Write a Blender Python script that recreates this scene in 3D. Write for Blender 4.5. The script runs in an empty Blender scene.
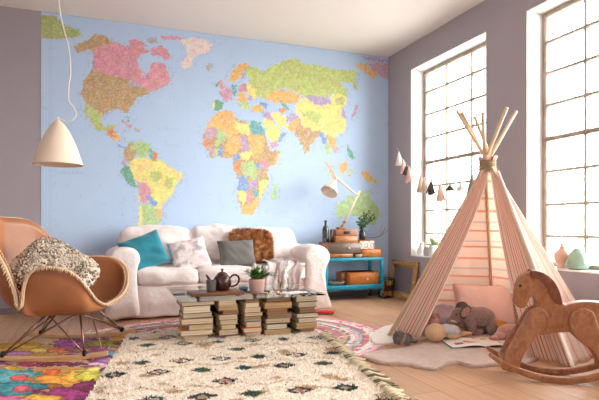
import bpy, bmesh, math, random
import numpy as np
from mathutils import Vector, Matrix, Euler, noise
random.seed(7)
PI = math.pi
SC = bpy.context.scene
COL = SC.collection

# ------------------------------------------------------------------ camera model of the photograph (metres, room axes)
F = 515.; CX = 299.5; HY = 226.; CZ = .85; CC = (-3.33, -5.645)
def ray(px, py):
    l = (px-CX)/F; v = -(py-HY)/F
    return (l*.935+.354, -l*.354+.935, v)
def onz(px, py, z0=0.):
    r = ray(px, py); t = (z0-CZ)/r[2]; return Vector((CC[0]+t*r[0], CC[1]+t*r[1], z0))
def ony(px, py, y0):
    r = ray(px, py); t = (y0-CC[1])/r[1]; return Vector((CC[0]+t*r[0], y0, CZ+t*r[2]))
def onx(px, py, x0):
    r = ray(px, py); t = (x0-CC[0])/r[0]; return Vector((x0, CC[1]+t*r[1], CZ+t*r[2]))

# ------------------------------------------------------------------ helpers: objects
def link(o, parent=None):
    COL.objects.link(o)
    if parent is not None: o.parent = parent
    return o
def tag(o, label=None, cat=None, group=None, kind=None):
    if label: o['label'] = label
    if cat: o['category'] = cat
    if group: o['group'] = group
    if kind: o['kind'] = kind
    return o
def thing(name, label, cat, loc=(0, 0, 0), rot=(0, 0, 0), group=None):
    o = bpy.data.objects.new(name, None); o.empty_display_size = .05
    link(o); o.location = loc; o.rotation_euler = rot
    return tag(o, label, cat, group)
def copy_tree(o, parent=None):
    c = o.copy(); COL.objects.link(c); c.parent = parent
    for ch in list(o.children): copy_tree(ch, c)
    return c

class MB:
    def __init__(s): s.v = []; s.f = []; s.c = []; s.uv = {}; s.sm = []
    def add(s, vs, fs, M=None, col=None, smooth=True):
        b = len(s.v)
        for v in vs:
            v = Vector(v)
            s.v.append(tuple(M @ v) if M is not None else tuple(v))
        for f in fs: s.f.append(tuple(b+i for i in f)); s.sm.append(smooth)
        if col is not None:
            if len(col) and isinstance(col[0], (float, int)): col = [col]*len(vs)
            s.c += list(col)
        return b
    def box(s, x0, y0, z0, x1, y1, z1, M=None, col=None):
        vs = [(x, y, z) for z in (z0, z1) for y in (y0, y1) for x in (x0, x1)]
        return s.add(vs, [(0,2,3,1),(4,5,7,6),(0,1,5,4),(2,6,7,3),(0,4,6,2),(1,3,7,5)], M, col, False)
    def rbox(s, x0, y0, z0, x1, y1, z1, r=.01, seg=2, M=None, col=None):
        bm = bmesh.new()
        bmesh.ops.create_cube(bm, size=1)
        for v in bm.verts:
            v.co = Vector(((x0+x1)/2+v.co.x*(x1-x0), (y0+y1)/2+v.co.y*(y1-y0), (z0+z1)/2+v.co.z*(z1-z0)))
        bmesh.ops.bevel(bm, geom=bm.edges[:], offset=r, segments=seg, profile=.5, affect='EDGES')
        bm.verts.index_update()
        s.add([v.co.copy() for v in bm.verts], [[v.index for v in f.verts] for f in bm.faces], M, col, True)
        bm.free()
    def lathe(s, prof, n=24, M=None, col=None, close=False):
        vs = []; fs = []
        for r, z in prof:
            for i in range(n):
                a = 2*PI*i/n; vs.append((r*math.cos(a), r*math.sin(a), z))
        for j in range(len(prof)-1):
            for i in range(n):
                k = (i+1) % n
                fs.append((j*n+i, j*n+k, (j+1)*n+k, (j+1)*n+i))
        if close:
            fs.append(tuple(range(n))[::-1]); fs.append(tuple((len(prof)-1)*n+i for i in range(n)))
        return s.add(vs, fs, M, col, True)
    def tube(s, pts, r, n=8, M=None, col=None, caps=True):
        pts = [Vector(p) for p in pts]; N = len(pts)
        rr = r if isinstance(r, (list, tuple)) else [r]*N
        vs = []; fs = []; up = None
        for i, p in enumerate(pts):
            t = (pts[min(i+1, N-1)]-pts[max(i-1, 0)])
            if t.length < 1e-9: t = Vector((0, 0, 1))
            t.normalize()
            if up is None:
                up = Vector((0, 0, 1)) if abs(t.z) < .9 else Vector((1, 0, 0))
            a = up-t*up.dot(t)
            if a.length < 1e-6: a = t.orthogonal()
            a.normalize(); up = a; b = t.cross(a)
            for k in range(n):
                th = 2*PI*k/n; vs.append(p+(a*math.cos(th)+b*math.sin(th))*rr[i])
        for i in range(N-1):
            for k in range(n):
                q = (k+1) % n
                fs.append((i*n+k, i*n+q, (i+1)*n+q, (i+1)*n+k))
        if caps:
            fs.append(tuple(range(n))[::-1]); fs.append(tuple((N-1)*n+k for k in range(n)))
        return s.add(vs, fs, M, col, True)
    def ball(s, c, r, nu=14, nv=9, M=None, col=None, rot=None):
        if not isinstance(r, (tuple, list)): r = (r, r, r)
        R = Euler(rot).to_matrix() if rot else None
        vs = []; fs = []
        for j in range(nv+1):
            ph = PI*j/nv
            for i in range(nu):
                th = 2*PI*i/nu
                q = Vector((r[0]*math.sin(ph)*math.cos(th), r[1]*math.sin(ph)*math.sin(th), r[2]*math.cos(ph)))
                if R: q = R @ q
                vs.append(q+Vector(c))
        for j in range(nv):
            for i in range(nu):
                k = (i+1) % nu
                fs.append((j*nu+i, (j+1)*nu+i, (j+1)*nu+k, j*nu+k))
        return s.add(vs, fs, M, col, True)
    def grid(s, fn, nu, nv, M=None, colfn=None, closeu=False, smooth=True, uvfn=None):
        vs = []; fs = []; cs = []; b = len(s.v)
        for j in range(nv+1):
            for i in range(nu+(0 if closeu else 1)):
                u, v = i/nu, j/nv
                vs.append(fn(u, v))
                if colfn: cs.append(colfn(u, v))
                if uvfn: s.uv[b+len(vs)-1] = uvfn(u, v)
        W = nu if closeu else nu+1
        for j in range(nv):
            for i in range(nu):
                k = (i+1) % W
                fs.append((j*W+i, j*W+k, (j+1)*W+k, (j+1)*W+i))
        return s.add(vs, fs, M, cs if colfn else None, smooth)
    def slab(s, out, t, M=None, col=None, y0=None):
        # outline in x,z; thickness t along y, centred
        n = len(out); a = -t/2 if y0 is None else y0
        vs = [(x, a, z) for x, z in out]+[(x, a+t, z) for x, z in out]
        fs = [tuple(range(n)), tuple(range(2*n-1, n-1, -1))]+[(i, i+n, (i+1) % n+n, (i+1) % n) for i in range(n)]
        return s.add(vs, fs, M, col, False)
    def build(s, name, m, parent=None, bevel=0, seg=2, weld=False, subsurf=0, solid=0, recalc=True, angle=40, remesh=0, smooth_it=0):
        me = bpy.data.meshes.new(name)
        me.from_pydata(s.v, [], s.f); me.update()
        me.polygons.foreach_set('use_smooth', s.sm)
        if s.c and len(s.c) == len(s.v):
            at = me.color_attributes.new('Col', 'FLOAT_COLOR', 'POINT')
            arr = np.ones((len(s.v), 4), dtype=np.float32); arr[:, :3] = np.array(s.c, dtype=np.float32)[:, :3]
            at.data.foreach_set('color', arr.ravel())
        if s.uv:
            ul = me.uv_layers.new(name='UVMap')
            for l in me.loops: ul.data[l.index].uv = s.uv.get(l.vertex_index, (0, 0))
        if recalc or weld:
            bm = bmesh.new(); bm.from_mesh(me)
            if weld: bmesh.ops.remove_doubles(bm, verts=bm.verts, dist=1e-5)
            if recalc: bmesh.ops.recalc_face_normals(bm, faces=bm.faces)
            bm.to_mesh(me); bm.free()
        for mm in (m if isinstance(m, (list, tuple)) else [m]): me.materials.append(mm)
        o = bpy.data.objects.new(name, me); link(o, parent)
        if remesh:
            q = o.modifiers.new('r', 'REMESH'); q.mode = 'VOXEL'; q.voxel_size = remesh; q.use_smooth_shade = True
            q = o.modifiers.new('s', 'SMOOTH'); q.iterations = smooth_it or 4; q.factor = .6
        if solid:
            q = o.modifiers.new('t', 'SOLIDIFY'); q.thickness = solid; q.offset = 0
        if bevel:
            q = o.modifiers.new('b', 'BEVEL'); q.width = bevel; q.segments = seg; q.limit_method = 'ANGLE'; q.angle_limit = math.radians(angle)
            me.polygons.foreach_set('use_smooth', [True]*len(me.polygons))
            q.harden_normals = False
        if subsurf:
            q = o.modifiers.new('ss', 'SUBSURF'); q.levels = subsurf; q.render_levels = subsurf
        return o

def crm(pts, n=6, closed=False):
    # Catmull-Rom resampling of 2-D/3-D points
    P = [Vector(p) for p in pts]; N = len(P); out = []
    R = range(N if closed else N-1)
    for i in R:
        p0 = P[(i-1) % N] if closed or i > 0 else P[0]*2-P[1]
        p1 = P[i]; p2 = P[(i+1) % N]
        p3 = P[(i+2) % N] if closed or i+2 < N else P[-1]*2-P[-2]
        for k in range(n):
            t = k/n
            out.append(.5*((2*p1)+(p2-p0)*t+(2*p0-5*p1+4*p2-p3)*t*t+(3*p1-p0-3*p2+p3)*t**3))
    if not closed: out.append(P[-1])
    return out
def TM(loc=(0, 0, 0), rot=(0, 0, 0), sc=1.0):
    M = Matrix.Translation(loc) @ Euler(rot).to_matrix().to_4x4()
    if isinstance(sc, (tuple, list)): return M @ Matrix.Diagonal((*sc, 1))
    return M @ Matrix.Scale(sc, 4)
def nz(x, y, z=0, s=1.): return noise.noise(Vector((x*s, y*s, z*s)))

# ------------------------------------------------------------------ helpers: materials
def srgb(r, g, b):
    f = lambda c: (c/255/12.92) if c <= 10 else (((c/255)+.055)/1.055)**2.4
    return (f(r), f(g), f(b))
def newmat(name):
    m = bpy.data.materials.new(name); m.use_nodes = True
    nt = m.node_tree; b = nt.nodes['Principled BSDF']
    return m, nt, b
def objco(nt, scale=(1, 1, 1), rot=(0, 0, 0)):
    t = nt.nodes.new('ShaderNodeTexCoord'); mp = nt.nodes.new('ShaderNodeMapping')
    mp.inputs['Scale'].default_value = scale; mp.inputs['Rotation'].default_value = rot
    nt.links.new(t.outputs['Object'], mp.inputs['Vector']); return mp.outputs['Vector']
def mat(name, col, rough=.6, var=.0, vs=20., bump=0., bs=80., metal=0., sheen=0., spec=.5, bd=.002, col2=None, vscale=(1,1,1), emit=None, coat=0):
    m, nt, b = newmat(name)
    b.inputs['Base Color'].default_value = (*col, 1); b.inputs['Roughness'].default_value = rough
    b.inputs['Metallic'].default_value = metal; b.inputs['Specular IOR Level'].default_value = spec
    if sheen: b.inputs['Sheen Weight'].default_value = sheen
    if coat: b.inputs['Coat Weight'].default_value = coat
    if var or col2:
        v = objco(nt, vscale)
        n = nt.nodes.new('ShaderNodeTexNoise'); n.inputs['Scale'].default_value = vs; n.inputs['Detail'].default_value = 4
        nt.links.new(v, n.inputs['Vector'])
        r = nt.nodes.new('ShaderNodeValToRGB')
        r.color_ramp.elements[0].position = .35; r.color_ramp.elements[1].position = .65
        c2 = col2 or tuple(min(1, c*(1+var)) for c in col)
        c1 = col if col2 else tuple(c*(1-var) for c in col)
        r.color_ramp.elements[0].color = (*c1, 1); r.color_ramp.elements[1].color = (*c2, 1)
        nt.links.new(n.outputs['Fac'], r.inputs['Fac']); nt.links.new(r.outputs['Color'], b.inputs['Base Color'])
    if bump:
        v = objco(nt)
        n = nt.nodes.new('ShaderNodeTexNoise'); n.inputs['Scale'].default_value = bs; n.inputs['Detail'].default_value = 3
        nt.links.new(v, n.inputs['Vector'])
        q = nt.nodes.new('ShaderNodeBump'); q.inputs['Strength'].default_value = bump; q.inputs['Distance'].default_value = bd
        nt.links.new(n.outputs['Fac'], q.inputs['Height']); nt.links.new(q.outputs['Normal'], b.inputs['Normal'])
    return m
def vmat(name, rough=.85, var=.12, vs=60., bump=.3, bs=200., bd=.002, sheen=0.):
    m, nt, b = newmat(name)
    b.inputs['Roughness'].default_value = rough
    if sheen: b.inputs['Sheen Weight'].default_value = sheen
    a = nt.nodes.new('ShaderNodeVertexColor'); a.layer_name = 'Col'
    v = objco(nt)
    n = nt.nodes.new('ShaderNodeTexNoise'); n.inputs['Scale'].default_value = vs; n.inputs['Detail'].default_value = 3
    nt.links.new(v, n.inputs['Vector'])
    mr = nt.nodes.new('ShaderNodeMapRange'); mr.inputs['To Min'].default_value = 1-var; mr.inputs['To Max'].default_value = 1+var
    nt.links.new(n.outputs['Fac'], mr.inputs['Value'])
    mx = nt.nodes.new('ShaderNodeVectorMath'); mx.operation = 'SCALE'
    nt.links.new(a.outputs['Color'], mx.inputs[0]); nt.links.new(mr.outputs['Result'], mx.inputs['Scale'])
    nt.links.new(mx.outputs['Vector'], b.inputs['Base Color'])
    if bump:
        n2 = nt.nodes.new('ShaderNodeTexNoise'); n2.inputs['Scale'].default_value = bs
        nt.links.new(v, n2.inputs['Vector'])
        q = nt.nodes.new('ShaderNodeBump'); q.inputs['Strength'].default_value = bump; q.inputs['Distance'].default_value = bd
        nt.links.new(n2.outputs['Fac'], q.inputs['Height']); nt.links.new(q.outputs['Normal'], b.inputs['Normal'])
    return m
def wood(name, c1, c2, scale=(1, 12, 12), rough=.45, dist=3., ns=4.):
    m, nt, b = newmat(name)
    b.inputs['Roughness'].default_value = rough
    v = objco(nt, scale)
    n = nt.nodes.new('ShaderNodeTexNoise'); n.inputs['Scale'].default_value = ns; n.inputs['Detail'].default_value = 6; n.inputs['Distortion'].default_value = dist*.3
    nt.links.new(v, n.inputs['Vector'])
    r = nt.nodes.new('ShaderNodeValToRGB'); r.color_ramp.elements[0].position = .3; r.color_ramp.elements[1].position = .7
    r.color_ramp.elements[0].color = (*c1, 1); r.color_ramp.elements[1].color = (*c2, 1)
    nt.links.new(n.outputs['Fac'], r.inputs['Fac']); nt.links.new(r.outputs['Color'], b.inputs['Base Color'])
    q = nt.nodes.new('ShaderNodeBump'); q.inputs['Strength'].default_value = .15; q.inputs['Distance'].default_value = .001
    nt.links.new(n.outputs['Fac'], q.inputs['Height']); nt.links.new(q.outputs['Normal'], b.inputs['Normal'])
    return m
def glassmat(name, tint=(1, 1, 1), gloss=.12, rough=.02, gcol=(1, 1, 1)):
    # thin pane: mostly clear with a fresnel reflection
    m = bpy.data.materials.new(name); m.use_nodes = True; nt = m.node_tree
    nt.nodes.remove(nt.nodes['Principled BSDF']); out = nt.nodes['Material Output']
    t = nt.nodes.new('ShaderNodeBsdfTransparent'); t.inputs['Color'].default_value = (*tint, 1)
    g = nt.nodes.new('ShaderNodeBsdfGlossy'); g.inputs['Roughness'].default_value = rough; g.inputs['Color'].default_value = (*gcol, 1)
    fr = nt.nodes.new('ShaderNodeLayerWeight'); fr.inputs['Blend'].default_value = gloss
    mx = nt.nodes.new('ShaderNodeMixShader')
    nt.links.new(fr.outputs['Fresnel'], mx.inputs[0]); nt.links.new(t.outputs[0], mx.inputs[1]); nt.links.new(g.outputs[0], mx.inputs[2])
    nt.links.new(mx.outputs[0], out.inputs['Surface'])
    return m

def pillow_mesh(mb, w, h, t, n=22, wr=.006, seed=0, M=None, colfn=None, pull=.06, fold=0.0, sup=0):
    # soft cushion in the local x-z plane, thickness along y
    def fn(side):
        def f(u, v):
            a = 2*u-1; c = 2*v-1
            ea = 1-pull*(1-c*c)*abs(a)**2; ec = 1-pull*(1-a*a)*abs(c)**2
            x = a*w/2*ea; z = c*h/2*ec
            th = (max(0, 1-a**4)*max(0, 1-c**4))**.5
            if sup and (a or c):
                k = max(abs(a), abs(c))/((abs(a)**sup+abs(c)**sup)**(1/sup)); x *= k; z *= k
            y = side*t/2*th
            if th > 0:
                d = wr*(nz(x*9+seed, z*4, side*3+seed)+.6*nz(x*4+seed, z*15+x*20, side))
                if fold: d += fold*math.sin((x*.6+z)*55+3*nz(x*4, z*4, seed))*(.5+.5*nz(x*5, z*5, seed+9))
                y += side*d*min(1, th*1.5)
            return (x, y, z)
        return f
    mb.grid(fn(-1), n, n, M, (lambda u, v: colfn(u, v, -1)) if colfn else None)
    mb.grid(fn(1), n, n, M, (lambda u, v: colfn(u, v, 1)) if colfn else None)

def fur(mb, pts, nrm, cols, length, width, spread=.5, droop=0., seed=3):
    # short blades of pile: each a thin bent triangle pair
    rnd = random.Random(seed)
    for p, nn, c in zip(pts, nrm, cols):
        p = Vector(p); nn = Vector(nn)
        d = (nn+Vector((rnd.uniform(-1, 1), rnd.uniform(-1, 1), rnd.uniform(-1, 1)))*spread).normalized()
        L = length*rnd.uniform(.6, 1.2)
        sd = d.cross(Vector((rnd.uniform(-1, 1), rnd.uniform(-1, 1), rnd.uniform(-1, 1)))).normalized()*width/2
        mid = p+d*L*.55; tip = p+d*L*.95+Vector((0, 0, -droop*L))+Vector((rnd.uniform(-1, 1), rnd.uniform(-1, 1), 0))*L*.25
        k = rnd.uniform(.85, 1.1); c = tuple(min(1, q*k) for q in c)
        mb.add([p-sd, p+sd, mid+sd*.8, mid-sd*.8, tip], [(0, 1, 2, 3), (3, 2, 4)], None, c, True)
SKY = 9.0; EXPO = 0.36
def SUNS(): sun(3.2, (-1, .42, -.26), .55)
# ------------------------------------------------------------------ materials
W_ = (.8, .79, .77)
m_wall = mat('grey_wall_paint', (.375, .342, .378), .85, bump=.08, bs=300)
m_ceil = mat('ceiling_paint', (.86, .82, .79), .9, bump=.05, bs=200)
m_reveal = mat('white_reveal_plaster', (.86, .85, .83), .7, bump=.05, bs=100)
m_skirt = mat('skirting_paint', (.24, .215, .225), .6)
m_rust = mat('weathered_window_steel', srgb(176, 164, 152), .6, col2=srgb(150, 134, 120), vs=5, bump=.3, bs=60)
m_pane = glassmat('window_glass', gloss=.08)
m_sofa = mat('sofa_cotton', srgb(240, 230, 227), .9, var=.03, vs=8, bump=.7, bs=11, bd=.02, sheen=.15)
m_teal = mat('teal_velvet', srgb(0, 128, 148), .6, var=.18, vs=9, bump=.3, bs=25, bd=.006, sheen=.5)
m_dkgrey = mat('grey_cotton', srgb(112, 110, 106), .85, var=.08, vs=200, bump=.5, bs=30, bd=.006)
m_black = mat('black_metal', (.02, .02, .022), .4, metal=.6)
m_turq = mat('turquoise_paint', srgb(24, 142, 168), .4, var=.08, vs=12)
m_rubber = mat('rubber', (.04, .04, .04), .7)
m_steel = mat('steel', (.55, .54, .52), .3, metal=1)
m_brass = mat('brass', srgb(196, 140, 84), .28, metal=1)
m_orwood = wood('orange_wood', srgb(178, 98, 36), srgb(206, 130, 58), (3, 25, 25))
m_brwood = wood('brown_wood', srgb(120, 72, 42), srgb(166, 108, 68), (3, 25, 25))
m_midwood = wood('mid_wood', srgb(146, 92, 54), srgb(188, 132, 86), (3, 25, 25))
m_dkwood = wood('dark_drawer_wood', srgb(84, 72, 62), srgb(116, 98, 84), (3, 25, 25))
m_ltwood = wood('light_rocker_wood', srgb(196, 152, 104), srgb(222, 184, 138), (3, 25, 25))
m_pole = wood('pole_wood', srgb(214, 180, 140), srgb(232, 204, 170), (25, 25, 3))
m_horse = wood('horse_wood', srgb(136, 84, 54), srgb(176, 120, 80), (8, 20, 5), .42)
m_horse2 = wood('horse_wood_dark', srgb(104, 56, 32), srgb(140, 82, 50), (8, 20, 5), .4)
m_board = wood('board_wood', srgb(104, 60, 34), srgb(140, 90, 56), (3, 25, 25))
m_knob = mat('porcelain', (.8, .78, .74), .25)
m_lampshade = mat('cream_lampshade', srgb(232, 216, 196), .6, var=.03, vs=6)
m_cord = mat('white_cord', (.8, .77, .74), .6)
m_cream = mat('cream_lacquer', srgb(240, 226, 206), .35)
m_leather = mat('tan_leather', srgb(166, 108, 70), .38, var=.12, vs=5, bump=.25, bs=140, bd=.001)
m_leather_o = mat('brown_leather_outer', srgb(112, 62, 34), .4, var=.12, vs=6, bump=.25, bs=140, bd=.001)
m_stitch = mat('sheepskin_seam', srgb(216, 188, 156), .9, bump=.5, bs=150)
m_chrome = mat('brushed_rod', srgb(150, 112, 92), .3, metal=.9)
m_page = mat('page_block', srgb(226, 208, 176), .85, col2=srgb(196, 174, 138), vs=5, vscale=(1, 1, 60), bump=.3, bs=300)
m_teapot = mat('oxblood_glaze', srgb(66, 22, 18), .18, var=.1, coat=.5)
m_cup = mat('grey_stoneware', srgb(92, 90, 88), .5, var=.1, vs=60)
m_pot = mat('pale_pink_ceramic', srgb(226, 186, 172), .5)
m_leaf = mat('leaf_green', srgb(92, 138, 52), .5, var=.25, vs=30)
m_leafd = mat('dark_leaf_green', srgb(58, 96, 56), .5, var=.25, vs=30)
m_petal = mat('white_tulip_petal', srgb(240, 228, 222), .5)
m_soil = mat('potting_soil', (.05, .035, .025), .95, bump=.6, bs=120)
m_fringe = mat('fringe_yarn', srgb(206, 190, 146), .95, col2=srgb(92, 88, 60), vs=16)
m_vcol = vmat('dyed_wool', var=.25, vs=45)
m_shag = vmat('shaggy_wool', var=.1, vs=40, bump=0)
m_blackglass = mat('dark_glass', (.015, .02, .022), .1, coat=.6)
m_plush_g = mat('greybrown_plush', srgb(150, 124, 116), .95, var=.15, vs=60, bump=1, bs=160, bd=.006, sheen=.5)
m_plush_p = mat('dusty_pink_plush', srgb(190, 146, 136), .95, var=.12, vs=60, bump=1, bs=160, bd=.006, sheen=.5)
m_plush_b = mat('beige_knit', srgb(214, 176, 138), .95, var=.08, vs=90, bump=1, bs=200, bd=.004)
m_plush_d = mat('dark_grey_plush', srgb(104, 92, 86), .95, var=.2, vs=60, bump=1, bs=160, bd=.006)
m_plush_w = mat('white_plush', srgb(236, 222, 212), .95, bump=1, bs=160, bd=.006)
m_pink = mat('pink_linen', srgb(250, 218, 208), .9, var=.03, vs=10, bump=.4, bs=18, bd=.008)
m_lilac = mat('lilac_cotton', srgb(196, 188, 206), .95, var=.06, vs=20, bump=.6, bs=30, bd=.01)
m_mustard = mat('mustard_cotton', srgb(206, 140, 46), .9, bump=.4, bs=30)
m_throw = mat('fur_mat', srgb(206, 178, 162), .95, var=.08, vs=25, bump=1, bs=90, bd=.01, sheen=.4)
m_throw_w = mat('cream_fur_mat', srgb(240, 228, 218), .95, var=.05, vs=25, bump=1, bs=90, bd=.01, sheen=.4)

def planks():
    m, nt, b = newmat('oak_laminate')
    N = nt.nodes.new; L = nt.links.new
    v = objco(nt)
    br = N('ShaderNodeTexBrick'); br.offset = .37; br.inputs['Scale'].default_value = 1
    br.inputs['Brick Width'].default_value = 1.3; br.inputs['Row Height'].default_value = .19
    br.inputs['Mortar Size'].default_value = .0022; br.inputs['Mortar Smooth'].default_value = .2; br.inputs['Bias'].default_value = 0
    br.inputs['Color1'].default_value = (*srgb(188, 144, 110), 1); br.inputs['Color2'].default_value = (*srgb(208, 166, 132), 1)
    br.inputs['Mortar'].default_value = (*srgb(124, 88, 62), 1)
    mp = nt.nodes.new('ShaderNodeMapping'); mp.inputs['Rotation'].default_value = (0, 0, PI/2); L(v, mp.inputs['Vector'])
    L(mp.outputs[0], br.inputs['Vector'])
    sc = N('ShaderNodeMapping'); sc.inputs['Scale'].default_value = (26, 1.6, 1); L(v, sc.inputs['Vector'])
    n = N('ShaderNodeTexNoise'); n.inputs['Scale'].default_value = 1.6; n.inputs['Detail'].default_value = 7; n.inputs['Distortion'].default_value = .6
    L(sc.outputs[0], n.inputs['Vector'])
    mr = N('ShaderNodeMapRange'); mr.inputs['From Min'].default_value = .3; mr.inputs['From Max'].default_value = .7
    mr.inputs['To Min'].default_value = .84; mr.inputs['To Max'].default_value = 1.06; L(n.outputs['Fac'], mr.inputs['Value'])
    mx = N('ShaderNodeVectorMath'); mx.operation = 'SCALE'; L(br.outputs['Color'], mx.inputs[0]); L(mr.outputs[0], mx.inputs['Scale'])
    L(mx.outputs[0], b.inputs['Base Color']); b.inputs['Roughness'].default_value = .38
    bu = N('ShaderNodeBump'); bu.inputs['Strength'].default_value = .3; bu.inputs['Distance'].default_value = .002; bu.invert = True
    L(br.outputs['Fac'], bu.inputs['Height']); L(bu.outputs[0], b.inputs['Normal'])
    return m
m_floor = planks()

# ------------------------------------------------------------------ the room
H = 2.964; XL = -5.6; YR = -7.8; TH = .3
def struct(name, mb, m, parent=None, **k):
    o = mb.build(name, m, parent, **k)
    if parent is None: o['kind'] = 'structure'
    return o
b = MB(); b.box(XL-.3, YR-.3, -.1, .3, .3, 0); struct('floor', b, m_floor)
b = MB(); b.box(XL-.3, YR-.3, H, .3, .3, H+.15); struct('ceiling', b, m_ceil)
b = MB(); b.box(XL-.3, 0, 0, TH, .3, H); struct('wall_back', b, m_wall)

Z0, Z1 = .503, 2.665
WIN = [(-.51, -1.77), (-2.26, -3.52), (-4.01, -5.27), (-5.76, -7.02)]
def wall_with_holes(b, along, fixed0, fixed1, a0, a1, holes):
    # wall running along 'y' or 'x', fixed range on the other axis; holes: list of (lo, hi)
    def bx(p, q, z0, z1):
        if along == 'y': b.box(fixed0, p, z0, fixed1, q, z1)
        else: b.box(p, fixed0, z0, q, fixed1, z1)
    cur = a0
    for lo, hi in sorted(holes):
        bx(cur, lo, 0, H); bx(lo, hi, 0, Z0); bx(lo, hi, Z1, H); cur = hi
    bx(cur, a1, 0, H)
b = MB(); wall_with_holes(b, 'y', 0, TH, YR, 0, [(q, p) for p, q in WIN]); struct('wall_right', b, m_wall)
RW = []; LFILL = [(-7.0, -5.7)]  # left wall: unseen window opening added to brighten the right wall
b = MB(); wall_with_holes(b, 'y', XL-.3, XL, YR, 0, LFILL); struct('wall_left', b, m_wall)
b = MB(); wall_with_holes(b, 'x', YR-.3, YR, XL, 0, RW); struct('wall_rear', b, m_wall)
def lining(b, M, w):
    # white plaster lining of the opening, local: x across 0..w, y depth 0..TH, z
    e = .012; d = .006
    b.box(0, -.002, Z0, d, TH, Z1, M); b.box(w-d, -.002, Z0, w, TH, Z1, M)
    b.box(d, -.002, Z1-d, w-d, TH, Z1, M); b.box(d, -.012, Z0, w-d, TH, Z0+e, M)
HB = [.765, 1.03, 1.31, 1.585, 1.87, 2.142, 2.405]
for i, (mat4, w) in enumerate([(TM((0, p, 0), (0, 0, -PI/2)), p-q) for p, q in WIN]+[(TM((q, YR, 0), (0, 0, PI)), q-p) for p, q in RW]+[(TM((XL, p, 0), (0, 0, PI/2)), q-p) for p, q in LFILL]):
    e = bpy.data.objects.new('window_%d' % (i+1), None); link(e); e.matrix_world = mat4; e['kind'] = 'structure'  # the left-wall one is an added fill opening, out of view
    b = MB(); lining(b, None, w); b.build('reveal', m_reveal, e)
    D0, D1 = .165, .205
    b = MB(); f = .035
    b.box(.006, D0, Z0+.012, .006+f, D1, Z1-.006); b.box(w-.006-f, D0, Z0+.012, w-.006, D1, Z1-.006)
    b.box(.006+f, D0, Z1-.006-f, w-.006-f, D1, Z1-.006); b.box(.006+f, D0, Z0+.012, w-.006-f, D1, Z0+.012+f)
    b.build('window_frame', m_rust, e, bevel=.003, seg=1)
    b = MB()
    for z in HB:
        t = .017 if abs(z-1.585) < .01 else .0095
        b.box(.006+f, D0+.004, z-t, w-.006-f, D1-.004, z+t)
        if t > .01: b.box(.006+f, D0-.012, z-.003, w-.006-f, D1-.01, z+.012)
    for k in (1, 2):
        b.box(w*k/3-.0095, D0+.006, Z0+.02, w*k/3+.0095, D1-.006, Z1-.02)
    b.build('glazing_bars', m_rust, e)
    b = MB(); b.box(.03, .186, Z0+.03, w-.03, .189, Z1-.03); b.build('window_glass', m_pane, e)
b = MB(); b.box(XL, -.014, 0, 0, -.001, .06)
tag(b.build('baseboard_back', m_skirt), kind='structure')
b = MB(); b.box(-.014, YR, 0, -.001, -.014, .06)
tag(b.build('baseboard_right', m_skirt), kind='structure')

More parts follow.
